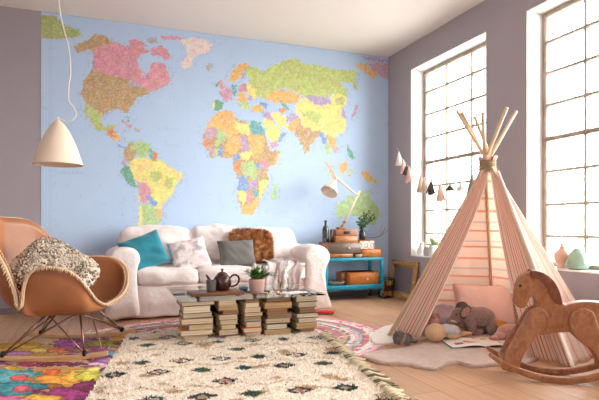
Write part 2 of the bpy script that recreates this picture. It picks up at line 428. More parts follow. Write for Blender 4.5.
# ------------------------------------------------------------------ the mural of the world
LAND = {
 'oliv': srgb(172, 186, 96), 'tan': srgb(196, 160, 104), 'pink': srgb(226, 150, 168), 'gy': srgb(196, 212, 110), 'org': srgb(240, 188, 96),
 'dorg': srgb(232, 142, 74), 'yel': srgb(246, 232, 128), 'grn': srgb(92, 176, 142), 'lgrn': srgb(178, 214, 138), 'pur': srgb(186, 160, 206), 'blue': srgb(122, 162, 220),
 'ice': srgb(244, 226, 226), 'teal': srgb(86, 178, 186), 'mauv': srgb(206, 158, 186), 'grey': srgb(178, 180, 186), 'sea': srgb(184, 214, 248)}
MAP = [
 ('oliv', [(41,14),(56,15),(60,22),(70,27),(81,32),(80,37),(60,39),(41,38)]),
 ('tan', [(73,48),(80,43),(90,40),(95,35),(106,36),(113,43),(100,48),(95,53),(88,50),(76,53)]),
 ('pink', [(94,53),(97,47),(112,42),(118,43),(128,46),(137,40),(142,46),(150,50),(140,55),(137,62),(141,70),(147,74),(150,66),(155,62),(165,63),(168,75),(170,84),(160,88),(150,91),(140,86),(128,79),(96,73),(92,68),(94,60)]),
 ('sea', [(137,60),(147,58),(152,62),(148,70),(141,69)]), ('sea', [(140,73),(145,74),(144,77)]),
 ('pink', [(128,40),(136,38),(145,43),(141,47),(130,45)]), ('pink', [(155,47),(162,46),(167,50),(171,58),(167,61),(160,57),(156,52)]),
 ('pink', [(160,36),(175,36),(186,38),(172,40),(161,40)]), ('grey', [(146,38),(156,38),(158,43),(149,44)]), ('pink', [(150,50),(154,48),(158,55),(153,56)]),
 ('tan', [(92,68),(96,72),(128,78),(132,86),(138,86),(148,90),(152,89),(146,94),(138,98),(133,103),(128,108),(128,115),(125,112),(118,108),(108,111),(104,115),(98,110),(90,106),(84,101),(81,93),(83,82),(88,74)]),
 ('grey', [(128,84),(134,82),(138,87),(132,89)]),
 ('gy', [(85,104),(91,106),(98,110),(104,114),(101,120),(103,126),(110,128),(113,124),(117,126),(113,130),(108,132),(100,131),(92,125),(90,115)]), ('gy', [(83,102),(86,103),(89,118),(86,118)]),
 ('dorg', [(106,130),(112,128),(117,134),(118,140),(114,139),(108,135)]), ('org', [(112,133),(118,134),(120,141),(115,141)]), ('blue', [(116,142),(120,145),(126,146),(125,149),(119,147)]),
 ('mauv', [(122,119),(132,126),(130,128),(122,123)]), ('grey', [(133,128),(140,129),(138,133)]), ('grn', [(126,117),(130,118),(130,122)]), ('grey', [(125,130),(130,131),(128,132)]),
 ('tan', [(124,149),(128,143),(134,145),(136,154),(133,162),(124,160)]),
 ('lgrn', [(127,142),(140,141),(150,146),(152,152),(148,156),(140,158),(136,152)]), ('dorg', [(148,150),(158,153),(157,160),(150,161)]), ('teal', [(149,149),(152,150),(152,158),(149,157)]),
 ('yel', [(131,162),(138,157),(150,159),(158,160),(170,167),(182,172),(182,178),(176,184),(174,192),(168,198),(162,206),(160,214),(154,210),(150,200),(146,194),(140,184),(134,178),(130,170)]),
 ('gy', [(150,172),(160,170),(162,180),(152,182)]), ('gy', [(168,176),(176,178),(170,190),(164,186)]),
 ('grn', [(124,165),(129,163),(132,170),(134,180),(139,188),(133,188),(126,181),(121,171)]), ('pur', [(121,160),(126,160),(126,165),(121,166)]),
 ('pink', [(138,180),(146,184),(153,190),(150,196),(146,203),(140,200),(138,190)]), ('blue', [(148,192),(155,199),(158,204),(154,206),(147,199)]),
 ('lgrn', [(144,201),(152,206),(160,214),(161,222),(152,227),(142,228),(140,212)]), ('yel', [(137,190),(141,199),(143,228),(138,228),(139,206)]), ('org', [(156,209),(162,212),(161,219),(156,217)]),
 ('ice', [(181,39),(195,38),(208,41),(213,45),(208,53),(200,56),(194,60),(187,69),(182,70),(181,63),(187,56),(185,48)]),
 ('grey', [(204,65),(212,64),(213,69),(207,70)]),
 ('grn', [(214,86),(218,83),(219,86),(215,88)]), ('pink', [(218,83),(221,81),(225,87),(223,90),(220,88)]),
 ('mauv', [(219,92),(227,87),(232,92),(232,99),(228,101),(223,100)]), ('teal', [(231,86),(233,83),(236,85),(238,92),(235,96),(231,93)]),
 ('grn', [(214,100),(224,101),(222,107),(218,111),(214,109)]), ('yel', [(213,101),(215,101),(214,109),(212,109)]), ('pink', [(238,86),(247,84),(249,91),(240,93)]),
 ('lgrn', [(234,97),(238,102),(241,107),(239,108),(235,101)]), ('org', [(237,94),(246,94),(247,103),(243,106),(239,100)]), ('pur', [(246,96),(252,96),(252,101),(247,101)]),
 ('gy', [(240,101),(247,102),(248,108),(244,110)]), ('yel', [(247,84),(255,84),(262,95),(254,99),(247,94)]),
 ('org', [(229,78),(233,70),(240,64),(247,63),(251,67),(246,72),(243,71),(240,78),(236,82),(230,80)]), ('lgrn', [(246,68),(252,67),(253,76),(247,78),(245,73)]), ('pur', [(243,72),(246,73),(245,79),(242,78)]),
 ('org', [(251,106),(262,105),(265,111),(252,112)]), ('blue', [(260,100),(268,104),(266,108),(261,104)]),
 ('gy', [(250,66),(262,71),(270,67),(282,62),(290,59),(296,58),(302,63),(314,64),(326,68),(338,70),(352,70),(358,74),(354,79),(357,86),(355,90),(351,82),(345,82),(340,83),(345,88),(347,96),(342,100),(338,96),(330,94),(322,100),(312,98),(300,95),(295,92),(285,88),(272,92),(268,98),(258,96),(250,84)]),
 ('oliv', [(352,80),(355,84),(357,92),(353,88)]), ('org', [(354,64),(366,65),(372,70),(378,76),(374,79),(368,74),(360,70)]), ('mauv', [(368,63),(389,64),(390,80),(380,77),(372,70)]), ('pur', [(362,56),(389,60),(389,63),(366,60)]),
 ('org', [(266,98),(272,92),(285,89),(301,96),(296,103),(285,104),(275,103)]), ('dorg', [(279,107),(287,109),(284,114),(279,112)]), ('grn', [(279,101),(284,103),(292,110),(286,109)]),
 ('yel', [(300,98),(306,97),(311,103),(320,107),(330,103),(329,96),(338,92),(346,97),(347,104),(343,109),(340,113),(345,120),(346,128),(338,136),(330,136),(322,134),(312,130),(303,125),(299,118),(295,108)]),
 ('gy', [(302,112),(314,110),(322,116),(316,124),(306,120)]), ('gy', [(335,98),(344,98),(345,105),(336,106)]),
 ('pur', [(305,96),(315,96),(329,99),(331,103),(320,107),(311,103)]), ('pur', [(341,109),(346,112),(347,118),(344,119)]),
 ('mauv', [(355,103),(358,105),(357,112),(352,119),(350,121),(354,112)]), ('tan', [(298,119),(303,125),(312,130),(321,130),(318,136),(311,143),(308,152),(305,156),(301,145),(297,137),(294,131),(297,124)]),
 ('org', [(292,120),(298,117),(299,124),(294,132),(287,129)]), ('pur', [(285,118),(294,112),(298,117),(291,123),(286,121)]), ('yel', [(271,112),(280,114),(286,118),(288,129),(280,128),(273,120)]),
 ('mauv', [(263,110),(270,113),(275,122),(266,119)]), ('blue', [(262,112),(266,112),(266,118),(262,118)]), ('yel', [(262,120),(270,119),(276,126),(284,134),(280,141),(272,145),(266,133)]), ('mauv', [(270,143),(280,140),(278,146),(272,148)]), ('blue', [(281,132),(286,134),(281,142),(279,140)]),
 ('blue', [(319,131),(325,133),(328,146),(322,141)]), ('org', [(326,135),(335,137),(338,150),(334,153),(330,145)]), ('lgrn', [(325,140),(330,145),(330,157),(327,156)]), ('mauv', [(333,146),(338,148),(337,153),(333,152)]),
 ('tan', [(212,118),(220,111),(232,110),(236,119),(249,123),(260,122),(264,135),(270,150),(280,152),(276,163),(268,170),(268,184),(262,196),(258,207),(252,214),(243,215),(237,195),(238,178),(233,168),(232,158),(222,157),(212,158),(204,148),(203,136)]),
 ('org', [(212,118),(220,111),(232,110),(235,119),(236,126),(240,132),(228,138),(216,128),(204,134),(206,128)]), ('yel', [(234,121),(249,124),(250,136),(240,133),(234,128)]), ('teal', [(250,120),(261,122),(264,134),(251,134)]),
 ('mauv', [(205,130),(214,126),(217,136),(206,140)]), ('lgrn', [(217,131),(226,134),(225,142),(214,147)]), ('org', [(228,138),(240,134),(240,148),(232,156),(224,150)]), ('pur', [(241,133),(248,137),(247,150),(240,152)]),
 ('org', [(250,135),(263,136),(265,150),(256,158),(248,152)]), ('dorg', [(203,141),(209,142),(211,147),(205,148)]), ('mauv', [(208,147),(214,148),(213,157),(209,153)]), ('lgrn', [(213,149),(218,149),(218,157),(214,158)]), ('blue', [(218,149),(223,148),(222,157),(218,157)]),
 ('tan', [(264,146),(273,152),(279,152),(274,163),(266,160)]), ('org', [(275,157),(281,153),(274,169)]), ('blue', [(233,154),(240,152),(238,160),(233,160)]), ('yel', [(240,152),(252,152),(250,159),(240,159)]),
 ('lgrn', [(240,162),(254,160),(256,166),(256,180),(244,176),(240,170)]), ('dorg', [(233,162),(240,161),(238,172),(234,169)]), ('pink', [(260,162),(266,160),(269,167),(263,169)]), ('blue', [(256,163),(260,162),(261,168),(256,168)]),
 ('tan', [(258,169),(268,169),(268,178),(259,179)]), ('blue', [(238,177),(247,176),(248,190),(237,190)]), ('pur', [(249,180),(258,178),(258,188),(249,190)]), ('yel', [(260,180),(268,182),(262,195),(259,203)]), ('teal', [(252,190),(259,190),(256,197)]),
 ('yel', [(237,191),(246,191),(246,200),(243,207)]), ('pink', [(246,192),(254,194),(251,203),(246,202)]), ('org', [(242,206),(251,203),(258,198),(258,207),(252,214),(243,215)]), ('lgrn', [(273,183),(278,184),(275,200),(271,200)]),
 ('org', [(325,160),(330,166),(337,178),(334,179),(328,170)]), ('org', [(339,164),(346,160),(348,168),(343,175),(339,172)]), ('gy', [(350,168),(353,170),(352,177),(349,176)]), ('grn', [(347,142),(350,150),(355,159),(351,158),(347,150)]),
 ('org', [(360,170),(368,172),(375,182),(366,180)]), ('gy', [(370,176),(376,180),(377,185),(371,182)]),
 ('lgrn', [(338,203),(345,199),(350,195),(357,196),(362,190),(366,196),(370,188),(371,200),(378,206),(380,214),(374,225),(366,222),(358,216),(350,214),(342,218),(338,220),(337,212)]),
]
def world_map():
    cell = .0085; X0, X1 = -3.915, -.003
    nx = int((X1-X0)/cell); nzz = int((H-.004)/cell)
    xs = np.linspace(X0, X1, nx+1); zs = np.linspace(.002, H-.002, nzz+1)
    XX, ZZ = np.meshgrid(xs, zs)
    dx = XX-CC[0]; dy = 0-CC[1]
    f = dx*.354+dy*.935; l = dx*.935-dy*.354
    px = CX+F*l/f; py = HY-F*(ZZ-CZ)/f
    rs = np.random.RandomState(4)
    def sn(k):   # smooth random field
        a = rs.uniform(-1, 1, (nzz//k+3, nx//k+3))
        ii = np.arange(nzz+1)/k; jj = np.arange(nx+1)/k
        i0 = ii.astype(int); j0 = jj.astype(int); fi = (ii-i0)[:, None]; fj = (jj-j0)[None, :]
        g = lambda p, q: a[np.ix_(p, q)]
        return g(i0, j0)*(1-fi)*(1-fj)+g(i0+1, j0)*fi*(1-fj)+g(i0, j0+1)*(1-fi)*fj+g(i0+1, j0+1)*fi*fj
    qx = px+1.5*sn(5)+1.0*sn(2)+.5*sn(1); qy = py+1.5*sn(5)+1.0*sn(2)+.5*sn(1)
    img = np.empty((*XX.shape, 3)); img[:] = LAND['sea']
    base = np.zeros(XX.shape, bool)
    for nme, poly in MAP:
        n = len(poly); ins = np.zeros(XX.shape, bool)
        for i in range(n):
            x1, y1 = poly[i]; x2, y2 = poly[(i+1) % n]
            if y1 == y2: continue
            c = ((y1 > qy) != (y2 > qy)) & (qx < (x2-x1)*(qy-y1)/(y2-y1)+x1)
            ins ^= c
        img[ins] = LAND[nme]; base[ins] = nme != 'sea'
    # tints between the provinces, small print, parallels
    t = 1+.10*sn(3)+.07*sn(1); img[base] *= t[base][:, None]
    cs = np.stack([sn(5), sn(5), sn(5)], -1)*.12; img[base] += (img*cs)[base]
    sp = (rs.uniform(0, 1, XX.shape) < .16) & base; img[sp] *= .74; sp = (rs.uniform(0, 1, XX.shape) < .10) & base; img[sp] = img[sp]*.5+.42
    cl = (sn(7) > .45) & (rs.uniform(0, 1, XX.shape) < .10) & ~base; img[cl] *= .78
    near = np.zeros_like(base); near[:, 3:] |= base[:, :-3]; near[:, :-3] |= base[:, 3:]; near[:, 7:] |= base[:, :-7]; near[:, :-7] |= base[:, 7:]
    cl = near & ~base & (sn(2) > .30) & (rs.uniform(0, 1, XX.shape) < .6); img[cl] *= .80
    for k in (.9, 1.5, 2.1, 2.55):
        r = int(k/cell); img[r:r+1, ::3][~base[r:r+1, ::3]] *= .9
    for k in range(8, nx, 40): img[::4, k][~base[::4, k]] *= .93
    img = img*.88+.09
    # a dashed border line near the left edge
    img[:, 9] *= .93; img[:, 11] *= .93
    mb = MB()
    V = np.stack([XX.ravel(), np.full(XX.size, 0.), ZZ.ravel()], 1)
    idx = np.arange(XX.size).reshape(XX.shape)
    Fc = np.stack([idx[:-1, :-1].ravel(), idx[:-1, 1:].ravel(), idx[1:, 1:].ravel(), idx[1:, :-1].ravel()], 1)
    me = bpy.data.meshes.new('map_sheet')
    me.from_pydata(V.tolist(), [], Fc.tolist()); me.update()
    at = me.color_attributes.new('Col', 'FLOAT_COLOR', 'POINT')
    arr = np.ones((XX.size, 4), dtype=np.float32); arr[:, :3] = np.clip(img.reshape(-1, 3), 0, 1); at.data.foreach_set('color', arr.ravel())
    m = vmat('printed_paper', rough=.75, var=.03, vs=3, bump=.05, bs=40, bd=.001)
    me.materials.append(m)
    o = bpy.data.objects.new('world_map_mural', me); link(o)
    o.location = (0, -.003, 0)
    tag(o, 'huge political world map mural covering the wall behind the sofa', 'wall mural')
    mt = mat('map_ink', srgb(172, 198, 226), .8)
    for txt, p, q, s in (('OCEAN', (62, 172), (85, 172), .05), ('ATLANTIC', (158, 128.5), (180, 129.5), .042), ('OCEAN', (166, 145), (180, 146), .042)):
        cu = bpy.data.curves.new('lettering', 'FONT'); cu.body = txt; cu.size = s; cu.align_x = 'LEFT'
        a = ony(*p, 0); c = ony(*q, 0)
        tmp = bpy.data.objects.new('tmp', cu); COL.objects.link(tmp)
        bpy.context.view_layer.update(); w = tmp.dimensions.x
        cu.space_character = 1+max(0, (c.x-a.x-w)/(max(1, len(txt)-1)*s*.7)); bpy.context.view_layer.update()
        me2 = bpy.data.meshes.new_from_object(tmp.evaluated_get(bpy.context.evaluated_depsgraph_get()))
        bpy.data.objects.remove(tmp)
        me2.materials.clear(); me2.materials.append(mt)
        q2 = bpy.data.objects.new('map_lettering', me2); link(q2, o)
        q2.location = (a.x, -.0015, a.z-s*.4); q2.rotation_euler = (PI/2, 0, 0)
world_map()
def soft(mb, x0, y0, z0, x1, y1, z1, r=.04, n=14, bulge=.02, ns=.006, fq=5, seed=0, M=None, col=None, taper=0.):
    bm = bmesh.new(); bmesh.ops.create_cube(bm, size=2)
    bmesh.ops.subdivide_edges(bm, edges=bm.edges[:], cuts=n, use_grid_fill=True)
    cx, cy, cz = (x0+x1)/2, (y0+y1)/2, (z0+z1)/2; hx, hy, hz = (x1-x0)/2, (y1-y0)/2, (z1-z0)/2
    vs = []
    for v in bm.verts:
        a, b_, c = v.co
        p = Vector((a*hx, b_*hy, c*hz))
        q = Vector((max(-hx+r, min(hx-r, p.x)), max(-hy+r, min(hy-r, p.y)), max(-hz+r, min(hz-r, p.z))))
        d = p-q
        nn = d.normalized() if d.length > 1e-7 else Vector((0, 0, 1))
        p = q+nn*r
        w = (1-a*a)*(1-b_*b_)*(1-c*c)
        k = [(1-b_*b_)*(1-c*c), (1-a*a)*(1-c*c), (1-a*a)*(1-b_*b_)]
        p += Vector((a*k[0], b_*k[1], c*k[2]))*bulge
        g = ns*(nz(p.x+seed, p.y, p.z, fq)+.5*nz(p.x+seed, p.y, p.z, fq*2.7))
        p += nn*g
        if taper: p.x *= 1-taper*(c+1)/2
        vs.append(p+Vector((cx, cy, cz)))
    bm.verts.index_update()
    mb.add(vs, [[v.index for v in f.verts] for f in bm.faces], M, col, True)
    bm.free()

# ------------------------------------------------------------------ sofa
def sofa():
    t = thing('sofa', 'white slipcovered three-seat sofa with rolled arms in front of the world map', 'sofa', (-2.24, -.45, 0))
    M = TM((2.24, .45, 0))
    # in room axes
    def loft(out, y0, y1, name, seed):
        o = crm(out, 4, True); n = len(o); cx = sum(p.x for p in o)/n; cz = sum(p.y for p in o)/n
        b = MB(); ks = [(0, .0), (0, .5), (0, .86), (.012, .95), (.035, 1)]+[(q, 1) for q in [.1+.06*i for i in range(9)]]
        L = y1-y0; rows = []
        ks = [(d, s) for d, s in ks if d < L-.04]+[(L-.03, 1), (L, .94), (L, 0)]
        vs = []; fs = []
        for d, s in ks:
            for i, p in enumerate(o):
                x = cx+(p.x-cx)*s; z = cz+(p.y-cz)*s
                zz = max(0, z)
                g = .012*nz(x*5+seed, d*6, z*5)+(.010*math.sin(d*24+seed+2*nz(x, d*3, z, 4)) if z < .42 else .004*math.sin((d+z)*30))*(.4+.6*(1-min(1, z/.5)))
                s2 = 1+g/.14 if s > .5 else 1
                vs.append((cx+(x-cx)*s2, y0+d+(.004*nz(x, 0, z, 12) if d < .02 else 0), max(.0, cz+(zz-cz)*s2 if s2 != 1 else zz)))
        for j in range(len(ks)-1):
            for i in range(n):
                k = (i+1) % n; fs.append((j*n+i, j*n+k, (j+1)*n+k, (j+1)*n+i))
        b.add(vs, fs, M)
        return b.build(name, m_sofa, t)
    R = [(-1.42, .0), (-1.42, .25), (-1.42, .46), (-1.445, .54), (-1.43, .605), (-1.375, .642), (-1.29, .65), (-1.21, .63), (-1.16, .575), (-1.165, .5), (-1.20, .42), (-1.205, .30), (-1.19, .15), (-1.155, .0)]
    loft(R, -.81, -.07, 'armrest', 1)
    Lm = [(-4.47-x, z) for x, z in R]
    loft(Lm[::-1], -.81, -.07, 'armrest', 5)
    b = MB(); soft(b, -3.05, -.775, .012, -1.42, -.1, .31, .02, 24, .0, .016, 7, 3, M)
    b.build('skirted_base', m_sofa, t)
    b = MB(); soft(b, -3.10, -.3, .02, -1.36, -.065, .80, .06, 18, .0, .010, 4, 6, M)
    b.build('back_frame', m_sofa, t)
    xs = [-3.045, -2.495, -1.955, -1.415]
    for i in range(3):
        b = MB(); soft(b, xs[i]+.004, -.80, .30, xs[i+1]-.004, -.26, .452, .045, 20, .018, .013, 6, i*3, M)
        b.build('seat_cushion', m_sofa, t)
    for i in range(3):
        w = .06 if i == 0 else 0.02
        b = MB(); soft(b, xs[i]-(.13 if i == 0 else 0)+.006, -.13, 0, xs[i+1]-.006+(.06 if i == 2 else 0), .10, .405-(.02 if i == 2 else 0), .07, 18, .035, .024, 6, i*7+2)
        o = b.build('back_cushion', m_sofa, t)
        o.location = (2.24, .45-.30, .425); o.rotation_euler = (-.30, 0, 0)
    for x in (-3.2, -1.3):
        for y in (-.7, -.15):
            b = MB(); b.lathe([(.02, 0), (.025, .03)], 12, M @ TM((x, y, 0)), close=True); b.build('foot', m_brwood, t)
sofa()

def cushion(name, label, w, h, th, loc, rot, m, seed=0, fold=0., wr=.008, group=None, colfn=None, cat='cushion'):
    b = MB(); pillow_mesh(b, w, h, th, 26, wr, seed, None, colfn, fold=fold)
    o = b.build(name, m, None, weld=True)
    o.location = loc; o.rotation_euler = rot
    return tag(o, label, cat, group)
G = 'scatter cushions on the sofa'
cushion('velvet_cushion', 'teal velvet cushion tilted at the left end of the white sofa', .40, .36, .13, (-2.975, -.555, .60), (-.42, -.36, .10), m_teal, 1, .009, group=G)
def toile(u, v, s):
    k = nz(u*4, v*4, 3.3)+.5*nz(u*11, v*9, 1.2)
    a = srgb(236, 228, 226); d = srgb(188, 178, 180); p = srgb(222, 198, 204)
    if k > .28: return d
    if k > .16: return tuple((x+y)/2 for x, y in zip(a, d))
    if k < -.42: return p
    return a
m_print = vmat('printed_cotton', var=.05, bump=.5, bs=30, bd=.006)
cushion('printed_cushion', 'white cushion with a blurry grey flower print, second from the left on the sofa', .37, .33, .12, (-2.555, -.57, .572), (-.50, -.20, .06), m_print, 5, .003, group=G, colfn=toile)
cushion('grey_cushion', 'plain dark grey cushion leaning on the brown fur one on the sofa', .38, .29, .12, (-2.085, -.58, .572), (-.36, -.03, .05), m_dkgrey, 8, .004, group=G)
# brown fur cushion
def fur_cushion():
    c1, c2, c3 = srgb(200, 142, 88), srgb(160, 106, 66), srgb(224, 178, 124)
    def cf(u, v, s=1):
        k = nz(u*9, v*9, 7)
        return c2 if k < -.2 else (c3 if k > .25 else c1)
    M = TM((-1.90, -.43, .64), (-.32, 0.04, 0))
    b = MB(); pillow_mesh(b, .46, .37, .14, 20, .01, 3, None, cf, pull=0, sup=4)
    pts = []; nr = []; cs = []; rnd = random.Random(5)
    for _ in range(9000):
        a = rnd.uniform(-1, 1); c = rnd.uniform(-1, 1)
        th = (max(0, 1-a**4)*max(0, 1-c**4))**.5
        rr = max(abs(a), abs(c))/((a**4+c**4)**.25+1e-9)
        x = a*.232*rr; z = c*.187*rr
        pts.append((x, -.065*th, z)); nr.append((a*.7, -.6, c*.5-.5)); cs.append(cf((a+1)/2, (c+1)/2))
    fur(b, pts, nr, cs, .035, .004, .6)
    o = b.build('fur_cushion', vmat('brown_fur', var=.15, bump=0), None, recalc=False)
    o.matrix_world = M
    tag(o, 'shaggy brown fox-coloured fur cushion against the sofa back', 'cushion', G)
fur_cushion()
def throw():
    # knitted throw spread over the right seat, hanging down its front
    c1, c2, c3 = srgb(228, 220, 216), srgb(178, 162, 160), srgb(208, 196, 194)
    def path(v):   # v 0 on the armrest/back .. 1 at the lower front
        P = [(-.30, .60), (-.36, .53), (-.46, .49), (-.60, .487), (-.74, .487), (-.815, .465), (-.832, .40), (-.834, .33), (-.836, .27)]
        k = v*(len(P)-1); i = min(int(k), len(P)-2); q = k-i
        return P[i][0]*(1-q)+P[i+1][0]*q, P[i][1]*(1-q)+P[i+1][1]*q
    def fn(u, v):
        y, z = path(v)
        x = -1.84+.46*u*(1-.22*v)+.03*math.sin(v*5)
        f = .012*math.sin(u*26+3*nz(u*2, v*3))*(.6+.4*v)+.01*nz(u*9, v*9)
        return (x, y-max(0, f)*(.3 if v < .6 else 1), z+max(-.001, f if v < .62 else f*.2)+.004)
    def cf(u, v):
        k = (u*2.1-v*.7+.25*nz(u*3, v*3)) % 1
        return c2 if k < .34 else (c3 if k < .5 else c1)
    b = MB(); b.grid(fn, 44, 40, colfn=cf)
    o = b.build('knitted_throw', vmat('knitted_wool', var=.1, bump=.8, bs=90, bd=.006), None, solid=.008)
    tag(o, 'pale grey and mauve striped throw spread over the right seat of the sofa', 'throw blanket')
throw()

# ------------------------------------------------------------------ pendant lamp
def pendant():
    q = Vector(( -3.617, -1.902, 0))
    t = thing('pendant_lamp', 'cream dome-shaped pendant lamp hanging on a wavy white cord', 'lamp', (q.x, q.y, 1.253))
    b = MB()
    pr = [(.004, .300), (.020, .290), (.050, .262), (.082, .215), (.112, .160), (.137, .100), (.156, .045), (.172, .006), (.174, 0), (.170, .001), (.150, .045), (.130, .10), (.105, .16), (.07, .215), (.004, .285)]
    b.lathe([(r*.90, q) for r, q in pr], 48)
    b.build('lamp_shade', m_lampshade, t)
    b = MB(); b.lathe([(.006, .27), (.02, .25), (.02, .21), (.028, .17), (.03, .14), (.02, .115), (.0, .11)], 16)
    b.build('bulb', mat('frosted_bulb', (.8, .78, .72), .3), t)
    b = MB(); b.lathe([(.0, .318), (.006, .316), (.009, .296), (.006, .28)], 12); b.build('cord_grip', m_cream, t)
    d = .0068
    P = [(0, 0, .31), (.015*1, 0, .298+.0), (.075, -.01, .285), (.118, 0, .325), (.105, .0, .375), (.07, 0, .43), (.072, 0, .53), (.084, 0, .62), (.068, 0, .78), (.03, 0, .93), (.008, 0, 1.05), (0, 0, 1.2), (-.004, 0, 1.45), (0, 0, 2.964-1.253-.03)]
    # the cord lies in the plane facing the room diagonally
    P = [(x*.935, -x*.354+y, z) for x, y, z in P]
    b = MB(); b.tube(crm(P, 6), .0042, 8); b.build('cord', m_cord, t)
    b = MB(); b.lathe([(.055, 1.711), (.055, 1.70), (.04, 1.675), (.006, 1.67)], 24); b.build('ceiling_rose', m_cream, t)
pendant()

# ------------------------------------------------------------------ leather rocking chair
def rocking_chair():
    ang = math.atan2(-.215, .977)
    O = Vector((-3.66, -1.80, 0))
    t = thing('rocking_chair', 'tan leather bucket rocking armchair with wire legs and wooden rockers', 'armchair', O, (0, 0, ang))
    RP = [(.38, 0, .33), (.36, -.10, .325), (.335, -.25, .38), (.31, -.34, .46), (.24, -.372, .555), (.16, -.38, .592), (.07, -.378, .60), (-.01, -.37, .56), (-.045, -.355, .47), (-.058, -.345, .37), (-.078, -.345, .37), (-.10, -.355, .47),
          (-.15, -.35, .60), (-.22, -.32, .72), (-.29, -.24, .83), (-.35, -.12, .895), (-.365, 0, .91), (-.34, .11, .905), (-.24, .24, .89), (-.15, .31, .81), (-.06, .35, .70), (.06, .375, .615), (.2, .385, .62), (.33, .38, .60), (.41, .345, .53), (.43, .27, .42), (.41, .14, .35)]
    RC = crm(RP, 4, True); NR = len(RC); CB = Vector((.12, 0, .272))
    def fn(u, v):
        q = u*NR; i = int(q) % NR; p = RC[i].lerp(RC[(i+1) % NR], q-int(q))
        if v < .02: return tuple(CB)
        k = v
        rad = min(1, .05+.95*(1-(1-k)**2.2)**.60)
        z = CB.z+(p.z-CB.z)*k**2.1
        # the back leans out only near its top
        x = CB.x+(p.x-CB.x)*rad; y = p.y*rad
        return (x, y, z)
    b = MB(); b.grid(fn, NR, 26, closeu=True)
    sh = b.build('leather_shell', m_leather, t, recalc=False)
    q = sh.modifiers.new('t', 'SOLIDIFY'); q.thickness = .024; q.offset = 1
    # woolly seam round the rim
    rim = [Vector(fn(i/96, 1)) for i in range(97)]; CV = Vector((.05, 0, 0))
    b = MB(); b.tube([r+(Vector((r.x, r.y, 0))-CV).normalized()*.012 for r in rim], .0095, 8, caps=False)
    rn = random.Random(2)
    for i in range(96):
        for k in range(2):
            p = rim[i].lerp(rim[i+1], k/2); o = (Vector((p.x, p.y, 0))-CV).normalized()
            a = p+o*.022+Vector((0, 0, .004)); e = a+o*.006+Vector((0, 0, -.018))+Vector((rn.uniform(-.006, .006), rn.uniform(-.006, .006), rn.uniform(-.008, .004)))
            b.tube([a, (a+e)/2+o*.003, e], [.005, .0045, .002], 5)
            a2 = p-o*.010+Vector((0, 0, .006)); e2 = a2-o*.004+Vector((rn.uniform(-.006, .006), rn.uniform(-.006, .006), -.016))
            b.tube([a2, e2], [.0045, .002], 5)
    b.build('rim_seam', m_stitch, t)
    # rockers
    for s in (-1, 1):
        y = .055+.335*s
        def rz(x): return max(0, (x-.06)**2/(2*1.9))
        pts = [(-.34+(.77+.03*s)*i/20) for i in range(21)]
        out = [(x, rz(x)) for x in pts]+[(x, rz(x)+.036-.012*abs((x-.06)/.40)**3) for x in pts[::-1]]
        b = MB(); b.slab(out, .026, TM((.02, y, 0)))
        b.build('rocker', m_ltwood, t, bevel=.005)
        # wire legs of this side
        for x0, tx, ty in ((.31+.05*s, .22, .16), (-.22, .02, .16)):
            b = MB(); a = Vector((x0+.02, y, rz(x0)+.034)); e = Vector((tx, ty*s, .285))
            b.tube([a, e], .0068, 8); b.tube([a, Vector((.24-tx, ty*s*1.0, .285))], .0048, 8)
            b.build('wire_leg', m_chrome, t)
            b = MB(); b.lathe([(.0, .0), (.016, .0), (.017, .02), (.010, .034), (0, .034)], 12, TM((a.x, a.y, a.z-.012)))
            b.build('leg_mount', m_black, t)
    b = MB()
    b.tube([(.38, -.28, .075), (.20, .16, .285)], .0045, 6); b.tube([(-.20, -.28, .065), (.04, .16, .285)], .0045, 6)
    b.tube([(.38, .39, .075), (.20, -.16, .285)], .0045, 6); b.tube([(-.20, .39, .065), (.04, -.16, .285)], .0045, 6)
    b.tube([(.23, -.17, .283), (.23, .17, .283), (.01, .17, .283), (.01, -.17, .283), (.23, -.17, .283)], .007, 8)
    b.build('cross_brace', m_chrome, t)
    # boucle cushion in the seat
    c1, c2, c3 = srgb(220, 208, 192), srgb(120, 104, 90), srgb(172, 156, 138)
    def cf(u, v, s=1):
        k = nz(u*30, v*30, 5)+.6*nz(u*5, v*5)
        return c2 if k < -.25 else (c3 if k < -.05 else c1)
    b = MB(); pillow_mesh(b, .50, .42, .17, 24, .012, 3, None, cf, pull=0, sup=5)
    rnd = random.Random(9)
    for _ in range(3400):
        a = rnd.uniform(-.985, .985); c = rnd.uniform(-.985, .985); sd = rnd.choice((-1, 1))
        th = (max(0, 1-a**4)*max(0, 1-c**4))**.5
        rr = max(abs(a), abs(c))/((abs(a)**5+abs(c)**5)**.2+1e-9); p = Vector((a*.25*rr, sd*.085*th, c*.21*rr)); r = rnd.uniform(.004, .0085)
        k = rnd.random()+.5*nz(p.x*7, p.z*7, 2); col = c1 if k < .5 else (c3 if k < .85 else c2)
        b.ball(p, (r*1.3, r, r), 6, 4, None, col, (rnd.uniform(0, 3), 0, rnd.uniform(0, 3)))
    o = b.build('boucle_cushion', vmat('boucle_wool', var=.15, vs=80, bump=.6, bs=200), None)
    M = TM(O, (0, 0, ang)) @ TM((.04, -.10, .545), (-.75, .50, -.25))
    o.matrix_world = M
    tag(o, 'nubbly cream and grey wool cushion in the leather rocking armchair', 'cushion')
rocking_chair()

